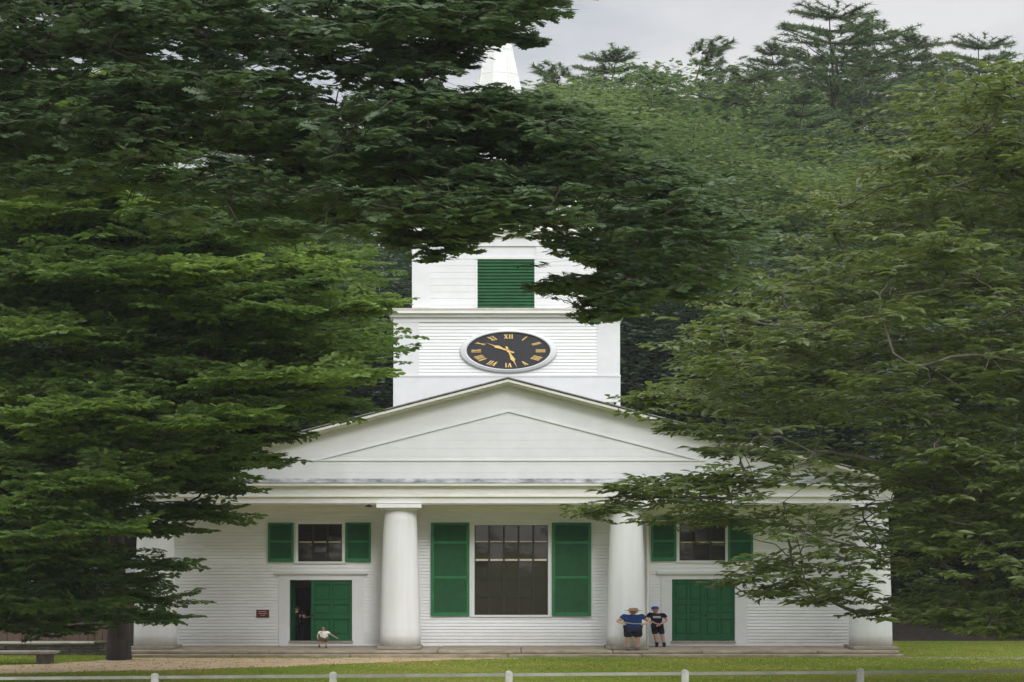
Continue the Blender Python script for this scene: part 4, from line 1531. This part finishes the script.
M['leafD'] = leaf_mat('woods_leaves', (.050, .095, .034), (.120, .185, .060), trans=.35)
M['leafD2'] = leaf_mat('woods_light_leaves', (.075, .125, .042), (.160, .225, .080), trans=.35)
M['leafE'] = leaf_mat('pine_needles', (.040, .075, .030), (.095, .150, .052), trans=.2, rough=.6)
M['leafF'] = leaf_mat('woods_dark_leaves', (.028, .050, .030), (.062, .095, .052), trans=.2)
rowsP = [
    ('b0', bg_broad(11, 17, 4.3, M['leafD'], 420)),
    ('b1', bg_broad(12, 19, 4.0, M['leafD2'], 420)),
    ('b2', bg_broad(13, 14, 4.2, M['leafF'], 400)),
    ('p0', bg_pine(21, 24, 4.4, M['leafE'])),
    ('p1', bg_pine(22, 22, 3.6, M['leafE'], .6)),
    ('p2', bg_pine(23, 25, 5.0, M['leafE'], .3)),
]
protos = {}
def place(kind, px, Y, top_py, label, rz=0, w=1.0, group='trees of the woods on the hill behind the church'):
    H0 = {'b0': 17, 'b1': 19, 'b2': 14, 'p0': 24, 'p1': 22, 'p2': 25}[kind]
    x = X(px, Y)
    z0 = float(hill_z(np.array(x), np.array(float(Y)))) - .3 if Y > 70 else 0
    Ht = Z(top_py, Y) - z0
    s = Ht / (H0 * (.98 if kind[0] == 'b' else 1.0))
    nm_ = 'pine_tree' if kind[0] == 'p' else 'broadleaf_tree'
    root = thing(nm_, label, 'tree', (x, Y, z0), group)
    root.scale = (s * w, s * w * .9, s)
    if kind not in protos:
        me, mb = dict(rowsP)[kind]
        c = bpy.data.objects.new('crown', me); COL.objects.link(c)
        t = mb.build('trunk', M['bark'])
        c.parent = root; t.parent = root
        protos[kind] = (c, t)
    else:
        for o in protos[kind]:
            d = o.copy(); COL.objects.link(d); d.parent = root
    if rz: root.scale.x *= -1
    return root
W_ = [
 # kind, px, Y, top row, label, mirror, width
 ('p2', 838, 112, 4, 'tallest pine on the skyline, its crown highest above the woods to the right', 0, 1.15),
 ('p1', 702, 118, 42, 'slim open-topped pine standing alone against the sky above the middle of the woods', 0, 1.15),
 ('p0', 775, 122, 40, 'small pointed pine top between the slim pine and the tallest pine', 1, 1.0),
 ('p1', 872, 117, 20, 'pine crown tucked against the right side of the tallest pine', 1, 1.2),
 ('p0', 912, 118, 32, 'pine with level boughs just right of the tallest pine', 1, 1.25),
 ('p2', 985, 114, 36, 'pine on the skyline above the crown of the olive green tree', 0, 1.0),
 ('p2', 1062, 112, 50, 'pine on the skyline at the far right end of the woods', 1, 1.0),
 ('p0', 612, 116, 46, 'pine with a flat pale top on the skyline close right of the steeple', 0, 1.1),
 ('p1', 560, 108, 66, 'light pine immediately behind the spire on its right', 1, 1.0),
 ('p0', 655, 108, 68, 'pine rising behind light green trees, below the slim skyline pine', 1, 1.1),
 ('p2', 748, 106, 68, 'broad pine in the middle of the woods, left of the tallest pine', 1, 1.0),
 ('p0', 800, 98, 86, 'mid slope pine under the tallest pine', 0, 1.0),
 ('p2', 930, 100, 84, 'dark pine on the slope behind the top of the olive green tree', 0, 1.0),
 ('b1', 560, 104, 70, 'pale green broadleaf tree on the skyline touching the right side of the spire', 1, 1.0),
 ('b0', 648, 106, 70, 'green broadleaf tree on the skyline between two pines right of the spire', 0, 1.0),
 ('b1', 742, 108, 74, 'light broadleaf crown on the skyline left of the tallest pine', 1, 1.0),
 ('b1', 600, 96, 92, 'pale green broadleaf tree beside the steeple, above the oak leaves', 0, 1.0),
 ('b0', 690, 95, 118, 'rounded green broadleaf tree below the slim skyline pine', 0, 1.0),
 ('b1', 770, 92, 145, 'light broadleaf tree on the slope left of the olive green tree', 1, 1.0),
 ('b0', 870, 92, 150, 'rounded broadleaf tree on the slope behind the olive green crown', 1, 1.0),
 ('b0', 990, 92, 140, 'rounded broadleaf tree on the slope at the far right', 0, 1.0),
 ('b2', 650, 82, 228, 'dark bushy tree seen in the gap right of the clock stage', 0, 1.0),
 ('b2', 735, 80, 250, 'dark low tree behind the right slope of the church roof', 1, 1.0),
 ('b2', 840, 80, 270, 'dark low tree behind the middle of the olive green crown', 0, 1.0),
 ('b2', 935, 78, 290, 'dark low tree just past the right corner column', 1, 1.0),
 ('b2', 1030, 78, 270, 'dark low tree at the right edge of the lawn', 0, 1.0),
 ('b2', 1150, 67, 250, 'dark tree past the right edge of the lawn, beside the bank', 0, 1.0),
 ('b2', 985, 75, 330, 'dark low tree at the foot of the bank behind the hanging olive green boughs', 0, 1.0),
 ('b2', 365, 84, 236, 'dark bushy tree seen in the gap left of the clock stage', 1, 1.0),
 ('b2', 270, 82, 250, 'dark low tree behind the left slope of the church roof', 0, 1.0),
 ('b2', 165, 80, 270, 'dark low tree behind the left corner of the church', 1, 1.0),
 ('b2', 60, 80, 262, 'dark low tree behind the brown shed', 0, 1.0),
 ('b2', -50, 80, 262, 'dark low tree behind the brown shed at the left edge', 1, 1.0),
 ('b0', 440, 90, 150, 'green broadleaf tree behind the belfry', 0, 1.0),
 ('b0', 330, 92, 150, 'green broadleaf tree on the slope, glimpsed between the beech and the oak', 1, 1.0),
 ('b1', 215, 94, 158, 'light broadleaf tree on the slope behind the beech', 0, 1.0),
 ('b0', 100, 94, 150, 'green broadleaf tree on the slope behind the top of the beech', 1, 1.0),
 ('b1', -10, 94, 150, 'light broadleaf tree on the slope at the left edge', 0, 1.0),
 ('p0', 470, 112, 92, 'pine behind the spire on its left', 1, .9),
 ('p2', 385, 114, 84, 'broad pine on the skyline seen through the oak leaves', 0, 1.0),
 ('p0', 280, 112, 92, 'pine on the skyline behind the middle of the oak', 0, 1.0),
 ('p2', 175, 112, 90, 'broad pine on the skyline behind the left half of the oak', 1, 1.0),
 ('p0', 70, 112, 86, 'pine on the skyline behind the beech top', 1, 1.0),
 ('p2', -30, 112, 86, 'broad pine on the skyline at the far left', 0, 1.0),
]
for k, px, Yd, tp_, lab, mr, wd in W_:
    place(k, px, Yd, tp_, lab, mr, wd)

# dense understorey shrubs along the foot of the slope
def shrub_mesh(seed):
    r = np.random.RandomState(seed)
    n = 2600
    u = unit(r.normal(0, 1, (n, 3))); u[:, 2] = abs(u[:, 2])
    P = u * (r.uniform(.3, 1, (n, 1)) ** .5) * np.array([1.6, 1.4, 1.9]) * (1 + .25 * np.sin(u[:, :1] * 6 + seed))
    lf = leaf_kite(.17, .10)
    D = unit(u + r.normal(0, .6, (n, 3)))
    V, Fc = stamp(lf[0], lf[1], rot_from_dir(D, r.normal(0, .6, n)), P, r.uniform(.6, 1.3, n))
    me = big_mesh('foliage', V * np.array([SX, 1, 1]), Fc, 3, np.repeat(r.rand(n), 4))
    me.materials.append(M['leafF'])
    mb = MB()
    for k in range(9):
        a = r.uniform(0, 6.3)
        mb.tube([(0, 0, -.1), (math.cos(a) * .9, math.sin(a) * .5, .8), (math.cos(a) * 2.0, math.sin(a) * .9, 1.5)], [.035, .025, .01], 4)
    return me, mb
sm = [shrub_mesh(1), shrub_mesh(2)]
sproto = {}
SH = [(905, 77, 1.2, 'dark shrub at the foot of the wooded bank next to the corner column'), (945, 75.5, 1.0, 'dark shrub on the leafy bank, second from the corner column'),
      (985, 76, 1.3, 'dark shrub on the leafy bank under the olive green branches'), (1030, 75.5, 1.2, 'dark shrub on the leafy bank at the right edge'),
      (1068, 77, 1.4, 'dark shrub on the bank just past the right edge'), (130, 76, 1.3, 'dark shrub between the shed and the church corner'), (925, 80, 1.7, 'large dark shrub higher on the bank by the corner column'),
      (1005, 80, 1.8, 'large dark shrub higher on the bank near the right edge')]
for i, (px, Yd, s, lab) in enumerate(SH):
    x = X(px, Yd)
    root = thing('shrub', lab, 'shrub', (x, Yd, float(hill_z(np.array(x), np.array(float(Yd)))) - .05), 'shrubs at the foot of the wooded bank')
    root.scale = (s, s, s)
    k = i % 2
    if k not in sproto:
        c = bpy.data.objects.new('foliage', sm[k][0]); COL.objects.link(c); c.parent = root
        t = sm[k][1].build('stems', M['bark']); t.parent = root
        sproto[k] = (c, t)
    else:
        for o in sproto[k]:
            d = o.copy(); COL.objects.link(d); d.parent = root

# trees across the green, behind the viewer: they darken the window reflections
for i, (x, y, s) in enumerate([(-60, -90, .6), (-34, -94, .65), (-8, -90, .55), (16, -96, .6), (42, -90, .6), (66, -92, .65)]):
    root = thing('broadleaf_tree', 'broadleaf tree across the green, facing the church', 'tree', (x, y, 0), 'trees across the green')
    root.scale = (s, s, s)
    for o in protos['b0' if i % 2 else 'b1']:
        d = o.copy(); COL.objects.link(d); d.parent = root

# ------------------------------------------------------------------ air
hz = bpy.data.materials.new('summer_haze')
hz.use_nodes = True
hz.node_tree.nodes.clear()
ho = hz.node_tree.nodes.new('ShaderNodeOutputMaterial')
hv = hz.node_tree.nodes.new('ShaderNodeVolumePrincipled')
hv.inputs['Color'].default_value = (.94, .96, 1.0, 1)
hv.inputs['Density'].default_value = .0003
hz.node_tree.links.new(hv.outputs[0], ho.inputs['Volume'])
SC.cycles.volume_bounces = 0
tag(MB().box(-200, 200, -110, 300, -1, 82).build('haze', hz), kind='stuff')

# ------------------------------------------------------------------ people
def skin_mesh(name, pts, edges, root, sub=2):
    """pts: {key: (x, y, z, rx[, ry])}"""
    keys = list(pts)
    me = bpy.data.meshes.new(name)
    me.from_pydata([pts[k][:3] for k in keys], [(keys.index(a), keys.index(b)) for a, b in edges], [])
    o = bpy.data.objects.new(name, me)
    COL.objects.link(o)
    o.modifiers.new('s', 'SKIN')
    for i, k in enumerate(keys):
        p = pts[k]
        me.skin_vertices[0].data[i].radius = (p[3], p[4] if len(p) > 4 else p[3])
        me.skin_vertices[0].data[i].use_root = (k == root)
    s = o.modifiers.new('u', 'SUBSURF'); s.levels = sub; s.render_levels = sub
    bpy.context.view_layer.update()
    dg = bpy.context.evaluated_depsgraph_get()
    nm_ = bpy.data.meshes.new_from_object(o.evaluated_get(dg))
    bpy.data.objects.remove(o)
    bpy.data.meshes.remove(me)
    nm_.name = name
    nm_.polygons.foreach_set('use_smooth', [True] * len(nm_.polygons))
    return nm_

def lerp(a, b, f): return tuple(a[i] + (b[i] - a[i]) * f for i in range(3))

def person(label, px, Yp, z0, H, wide, pose, shirt, shorts, shoes, hat=None, hair=None, socks=None, shirt_mark=None, turn=0, build=1.0, long_trousers=False):
    """a figure H tall; pose gives joints in fractions of H. Facing -Y."""
    j = dict(hip=(0, 0, .50), chest=(0, 0, .72), neck=(0, 0, .83), head=(0, -.01, .90), crown=(0, -.005, .955),
             shL=(-.105, 0, .805), shR=(.105, 0, .805), elL=(-.16, 0, .64), elR=(.16, 0, .64), waL=(-.15, -.05, .50), waR=(.15, -.05, .50),
             hpL=(-.055, 0, .49), hpR=(.055, 0, .49), knL=(-.06, -.01, .27), knR=(.06, -.01, .27), anL=(-.06, .01, .045), anR=(.06, .01, .045))
    j.update(pose)
    J = {k: tuple(c * H for c in v) for k, v in j.items()}
    B_ = build
    root = thing('person', label, 'person', (X(px, Yp), Yp, z0))
    root.rotation_euler.z = R(turn)
    r_ = lambda v: v * H
    P = {}
    def put(k, p, r, ry=None): P[k] = (*p, r_(r), r_(ry) if ry else r_(r))
    put('hip', J['hip'], .075 * B_, .062 * B_); put('belly', lerp(J['hip'], J['chest'], .5), .075 * B_, .060 * B_); put('chest', J['chest'], .082 * B_, .058 * B_)
    put('neckb', lerp(J['chest'], J['neck'], .75), .05); put('neck', J['neck'], .032); put('jaw', lerp(J['neck'], J['head'], .55), .042)
    put('head', J['head'], .052, .056); put('crown', J['crown'], .040, .044)
    ed = [('hip', 'belly'), ('belly', 'chest'), ('chest', 'neckb'), ('neckb', 'neck'), ('neck', 'jaw'), ('jaw', 'head'), ('head', 'crown')]
    for s in 'LR':
        put('sh' + s, J['sh' + s], .034 * B_); put('ua' + s, lerp(J['sh' + s], J['el' + s], .5), .029 * B_); put('el' + s, J['el' + s], .024); put('fa' + s, lerp(J['el' + s], J['wa' + s], .35), .023)
        put('wa' + s, J['wa' + s], .014)
        d = Vector(J['wa' + s]) - Vector(J['el' + s]); d.normalize()
        hd = Vector(J['wa' + s]) + d * .045 * H
        put('pa' + s, tuple(hd), .017, .011)
        ed += [('chest', 'sh' + s), ('sh' + s, 'ua' + s), ('ua' + s, 'el' + s), ('el' + s, 'fa' + s), ('fa' + s, 'wa' + s), ('wa' + s, 'pa' + s)]
        put('hp' + s, J['hp' + s], .058 * B_); put('th' + s, lerp(J['hp' + s], J['kn' + s], .5), .045 * B_); put('kn' + s, J['kn' + s], .032); put('ca' + s, lerp(J['kn' + s], J['an' + s], .35), .031)
        put('an' + s, J['an' + s], .018)
        ed += [('hip', 'hp' + s), ('hp' + s, 'th' + s), ('th' + s, 'kn' + s), ('kn' + s, 'ca' + s), ('ca' + s, 'an' + s)]
    body = skin_mesh('body', P, ed, 'hip')
    # fingers, ears, nose joined to the body mesh
    mb = MB(); mb.smooth = True
    for s, sg in (('L', -1), ('R', 1)):
        a = Vector(J['wa' + s]); d = (a - Vector(J['el' + s])).normalized()
        side = d.cross(Vector((0, -1, .3))).normalized()
        nrm = side.cross(d)
        pc = a + d * .045 * H
        for q_ in range(4):
            o = pc + side * (q_ - 1.5) * .0095 * H
            ln = (.040, .046, .043, .034)[q_] * H
            mb.tube([o, o + d * ln * .5 - nrm * .004 * H, o + d * ln * .85 - nrm * .018 * H], [.0052 * H, .0048 * H, .0036 * H], 6)
        o = a + d * .02 * H - side * .012 * H
        mb.tube([o, o - side * .014 * H + d * .014 * H, o - side * .016 * H + d * .034 * H], [.0065 * H, .006 * H, .0045 * H], 6)
    hx, hy, hz_ = J['head']
    mb.tube([(hx, hy - .055 * H, hz_ + .008 * H), (hx, hy - .068 * H, hz_ - .012 * H), (hx, hy - .058 * H, hz_ - .016 * H)], [.005 * H, .010 * H, .008 * H], 6)
    for sg in (-1, 1):
        mb.ball((hx + sg * .052 * H, hy, hz_ - .002 * H), (.008 * H, .013 * H, .019 * H), 8, 6)
    fg = mb.build('tmp', M['skin'])
    bo = bpy.data.objects.new('body', body); COL.objects.link(bo); body.materials.append(M['skin'])
    import bmesh
    bm = bmesh.new(); bm.from_mesh(body); bm.from_mesh(fg.data); bm.to_mesh(body); bm.free()
    bpy.data.objects.remove(fg)
    bo.parent = root
    kids = [bo]
    def part(name, mb_or_me, m):
        if isinstance(mb_or_me, MB): o = mb_or_me.build(name, m)
        else:
            o = bpy.data.objects.new(name, mb_or_me); COL.objects.link(o); mb_or_me.materials.append(m)
        o.parent = root; kids.append(o); return o
    # shirt
    S = {}
    g = 1.16
    S['hem'] = (*lerp(J['hip'], J['chest'], .02), r_(.094 * B_), r_(.078 * B_))
    S['mid'] = (*lerp(J['hip'], J['chest'], .5), r_(.094 * B_), r_(.078 * B_))
    S['chest'] = (*J['chest'], r_(.098 * B_), r_(.072 * B_))
    S['nb'] = (*lerp(J['chest'], J['neck'], .72), r_(.055), r_(.048))
    e2 = [('hem', 'mid'), ('mid', 'chest'), ('chest', 'nb')]
    for s in 'LR':
        S['sh' + s] = (*J['sh' + s], r_(.044 * B_), r_(.044 * B_)); S['sl' + s] = (*lerp(J['sh' + s], J['el' + s], .62), r_(.042 * B_), r_(.042 * B_))
        e2 += [('chest', 'sh' + s), ('sh' + s, 'sl' + s)]
    part('shirt', skin_mesh('shirt', S, e2, 'mid'), shirt)
    T = {'hip': (*J['hip'], r_(.086 * B_), r_(.072 * B_))}
    e3 = []
    f1 = .97 if long_trousers else .92
    for s in 'LR':
        T['hp' + s] = (*J['hp' + s], r_(.064 * B_), r_(.066 * B_)); T['th' + s] = (*lerp(J['hp' + s], J['kn' + s], .5), r_(.056 * B_), r_(.056 * B_))
        T['kn' + s] = (*lerp(J['hp' + s], J['kn' + s], f1), r_(.050 * B_), r_(.048 * B_))
        e3 += [('hip', 'hp' + s), ('hp' + s, 'th' + s), ('th' + s, 'kn' + s)]
        if long_trousers:
            T['an' + s] = (*lerp(J['kn' + s], J['an' + s], .95), r_(.032), r_(.032)); e3.append(('kn' + s, 'an' + s))
    part('trousers' if long_trousers else 'shorts', skin_mesh('shorts', T, e3, 'hip'), shorts)
    for s in 'LR':
        a = J['an' + s]
        m_ = MB(); m_.smooth = True
        m_.ball((a[0], a[1] - .035 * H, a[2] - .020 * H), (.030 * H, .068 * H, .026 * H), 12, 8)
        m_.ball((a[0], a[1] + .008 * H, a[2] - .005 * H), (.026 * H, .030 * H, .036 * H), 10, 8)
        part('shoe', m_, shoes)
        if socks:
            m_ = MB(); m_.smooth = True
            m_.tube([a, lerp(a, J['kn' + s], .28)], [.026 * H, .029 * H], 10)
            part('sock', m_, socks)
    for sg in (-1, 1):
        m_ = MB(); m_.smooth = True
        m_.ball((hx + sg * .019 * H, hy - .051 * H, hz_ + .012 * H), (.008 * H, .005 * H, .005 * H), 8, 6)
        part('eye', m_, M['iron'])
    m_ = MB(); m_.smooth = True
    m_.ball((hx, hy - .050 * H, hz_ - .028 * H), (.016 * H, .006 * H, .004 * H), 8, 6)
    part('mouth', m_, mat('lips', (.35, .12, .10), .5))
    if hair:
        m_ = MB(); m_.smooth = True
        m_.ball((hx, hy + .010 * H, hz_ + .018 * H), (.058 * H, .060 * H, .056 * H), 14, 10)
        part('hair', m_, hair)
    if hat:
        kind, hm = hat
        m_ = MB(); m_.smooth = True
        zc_ = hz_ + .022 * H
        if kind == 'brim':
            m_.lathe(hx, hy, [(.112 * H, zc_ + .002 * H), (.115 * H, zc_ + .008 * H), (.068 * H, zc_ + .014 * H), (.062 * H, zc_ + .052 * H), (.048 * H, zc_ + .068 * H), (.01 * H, zc_ + .070 * H)], 22)
        else:
            m_.lathe(hx, hy, [(.062 * H, zc_), (.063 * H, zc_ + .02 * H), (.054 * H, zc_ + .045 * H), (.03 * H, zc_ + .062 * H), (.006 * H, zc_ + .066 * H)], 20)
            m_.ball((hx, hy - .075 * H, zc_ + .006 * H), (.045 * H, .045 * H, .006 * H), 12, 6)
        part('hat' if kind == 'brim' else 'cap', m_, hm)
    if shirt_mark:
        m_ = MB()
        yy = -(.078 * B_) * H
        cz_ = J['chest'][2] + .01 * H
        rgm = random.Random(2)
        for row in range(2):
            u = -.055 * H
            while u < .055 * H:
                e = u + rgm.uniform(.008, .016) * H
                m_.box(u, e, yy + J['chest'][1] - .006 * H, yy + J['chest'][1] + .02, cz_ - row * .026 * H, cz_ - row * .026 * H + .018 * H); u = e + .004 * H
        part('print', m_, shirt_mark)
    root.scale = (wide, 1, 1)
    return root, J

tee_blue = cloth('blue_cotton', (.013, .042, .16))
tee_navy = cloth('navy_cotton', (.010, .012, .028))
navy_sh = cloth('navy_shorts', (.018, .022, .045))
dark_sh = cloth('black_shorts', (.012, .012, .018))
tan = cloth('tan_straw', (.22, .15, .09))
capb = cloth('blue_cap', (.030, .075, .30))
shoe_g = cloth('grey_shoes', (.12, .13, .15))
shoe_d = cloth('dark_shoes', (.015, .018, .03))
cream = cloth('cream_cotton', (.76, .75, .70), .1)
khaki = cloth('brown_cotton', (.13, .085, .05))
dark = cloth('dark_cotton', (.010, .010, .012))
hair_l = cloth('light_brown_hair', (.24, .15, .08))
hair_d = cloth('dark_hair', (.03, .02, .014))

p1, J1 = person('stout person in blue T-shirt, navy shorts and tan brimmed hat reading a white sheet', 633, 59.62, .275, 1.82, 1.85,
       dict(shL=(-.11, 0, .80), shR=(.11, 0, .80), elL=(-.205, -.02, .665), elR=(.205, -.02, .665), waL=(-.16, -.14, .635), waR=(.13, -.15, .625), head=(0, -.03, .892), crown=(0, -.035, .945),
            knL=(-.062, -.01, .27), knR=(.062, -.01, .27)), tee_blue, navy_sh, shoe_g, hat=('brim', tan), socks=None, build=1.3, turn=9)
sheet = MB()
kx = 1.85
cxp, yp, zp = X(633, 59.62), 59.60, .275
vs = [(cxp + u * kx, yp - .33 - dy, zp + h) for u, dy, h in ((-.29, -.02, 1.20), (-.02, .05, 1.13), (.24, -.02, 1.13), (.24, .06, 1.16), (-.02, .10, 1.155), (-.29, .05, 1.245))]
sheet.add(vs + [(a, b, c - .006) for a, b, c in vs], [(0, 1, 4, 5), (1, 2, 3, 4), (11, 10, 7, 6), (10, 9, 8, 7), (0, 6, 7, 1), (1, 7, 8, 2), (5, 4, 10, 11), (4, 3, 9, 10)])
tag(sheet.build('paper_sheet', mat('white_paper', (.78, .78, .76), .7, var=.08)), 'white paper sheet held open by the person in blue', 'paper')

person('person in navy T-shirt with white print, blue cap and dark shorts beside the column', 657, 61.9, .275, 1.80, 1.55,
       dict(hip=(.0, 0, .50), chest=(-.01, 0, .72), shL=(-.115, 0, .80), shR=(.10, 0, .80), elL=(-.15, -.04, .65), elR=(.155, -.01, .64), waL=(-.01, -.14, .575), waR=(.055, -.13, .555), neck=(-.02, -.005, .83), head=(-.03, -.02, .90), crown=(-.035, -.015, .95),
            hpL=(-.045, 0, .49), hpR=(.05, 0, .49), knL=(-.025, -.02, .27), knR=(.085, -.01, .27), anL=(.0, .0, .045), anR=(.115, .01, .045)),
       tee_navy, dark_sh, shoe_d, hat=('cap', capb), socks=dark, shirt_mark=mat('white_print', (.72, .74, .72), .7), build=1.05, turn=-12)

person('toddler in cream top stepping on the platform with one arm out', 323.8, 61.0, .275, .99, 1.5,
       dict(hip=(.01, 0, .43), chest=(0, -.02, .63), neck=(-.003, -.03, .74), head=(-.008, -.045, .84), crown=(-.01, -.045, .92), shL=(-.115, -.02, .70), shR=(.115, -.02, .70), elL=(-.18, -.03, .57), elR=(.23, -.05, .58), waL=(-.17, -.07, .44), waR=(.36, -.08, .47),
            hpL=(-.05, 0, .42), hpR=(.055, 0, .42), knL=(-.10, -.10, .23), knR=(.08, -.04, .22), anL=(-.13, -.02, .085), anR=(.07, .01, .05)),
       cream, khaki, shoe_d, hair=hair_l, build=1.25)

person('person in dark clothes inside the open doorway, bare arm reaching to the green door', 296, 64.0, .275, 1.78, 1.7,
       dict(elL=(-.15, -.03, .68), waL=(-.08, -.12, .69), elR=(.13, -.08, .665), waR=(.235, -.14, .70)), dark, dark, shoe_d, hair=hair_d, long_trousers=True)
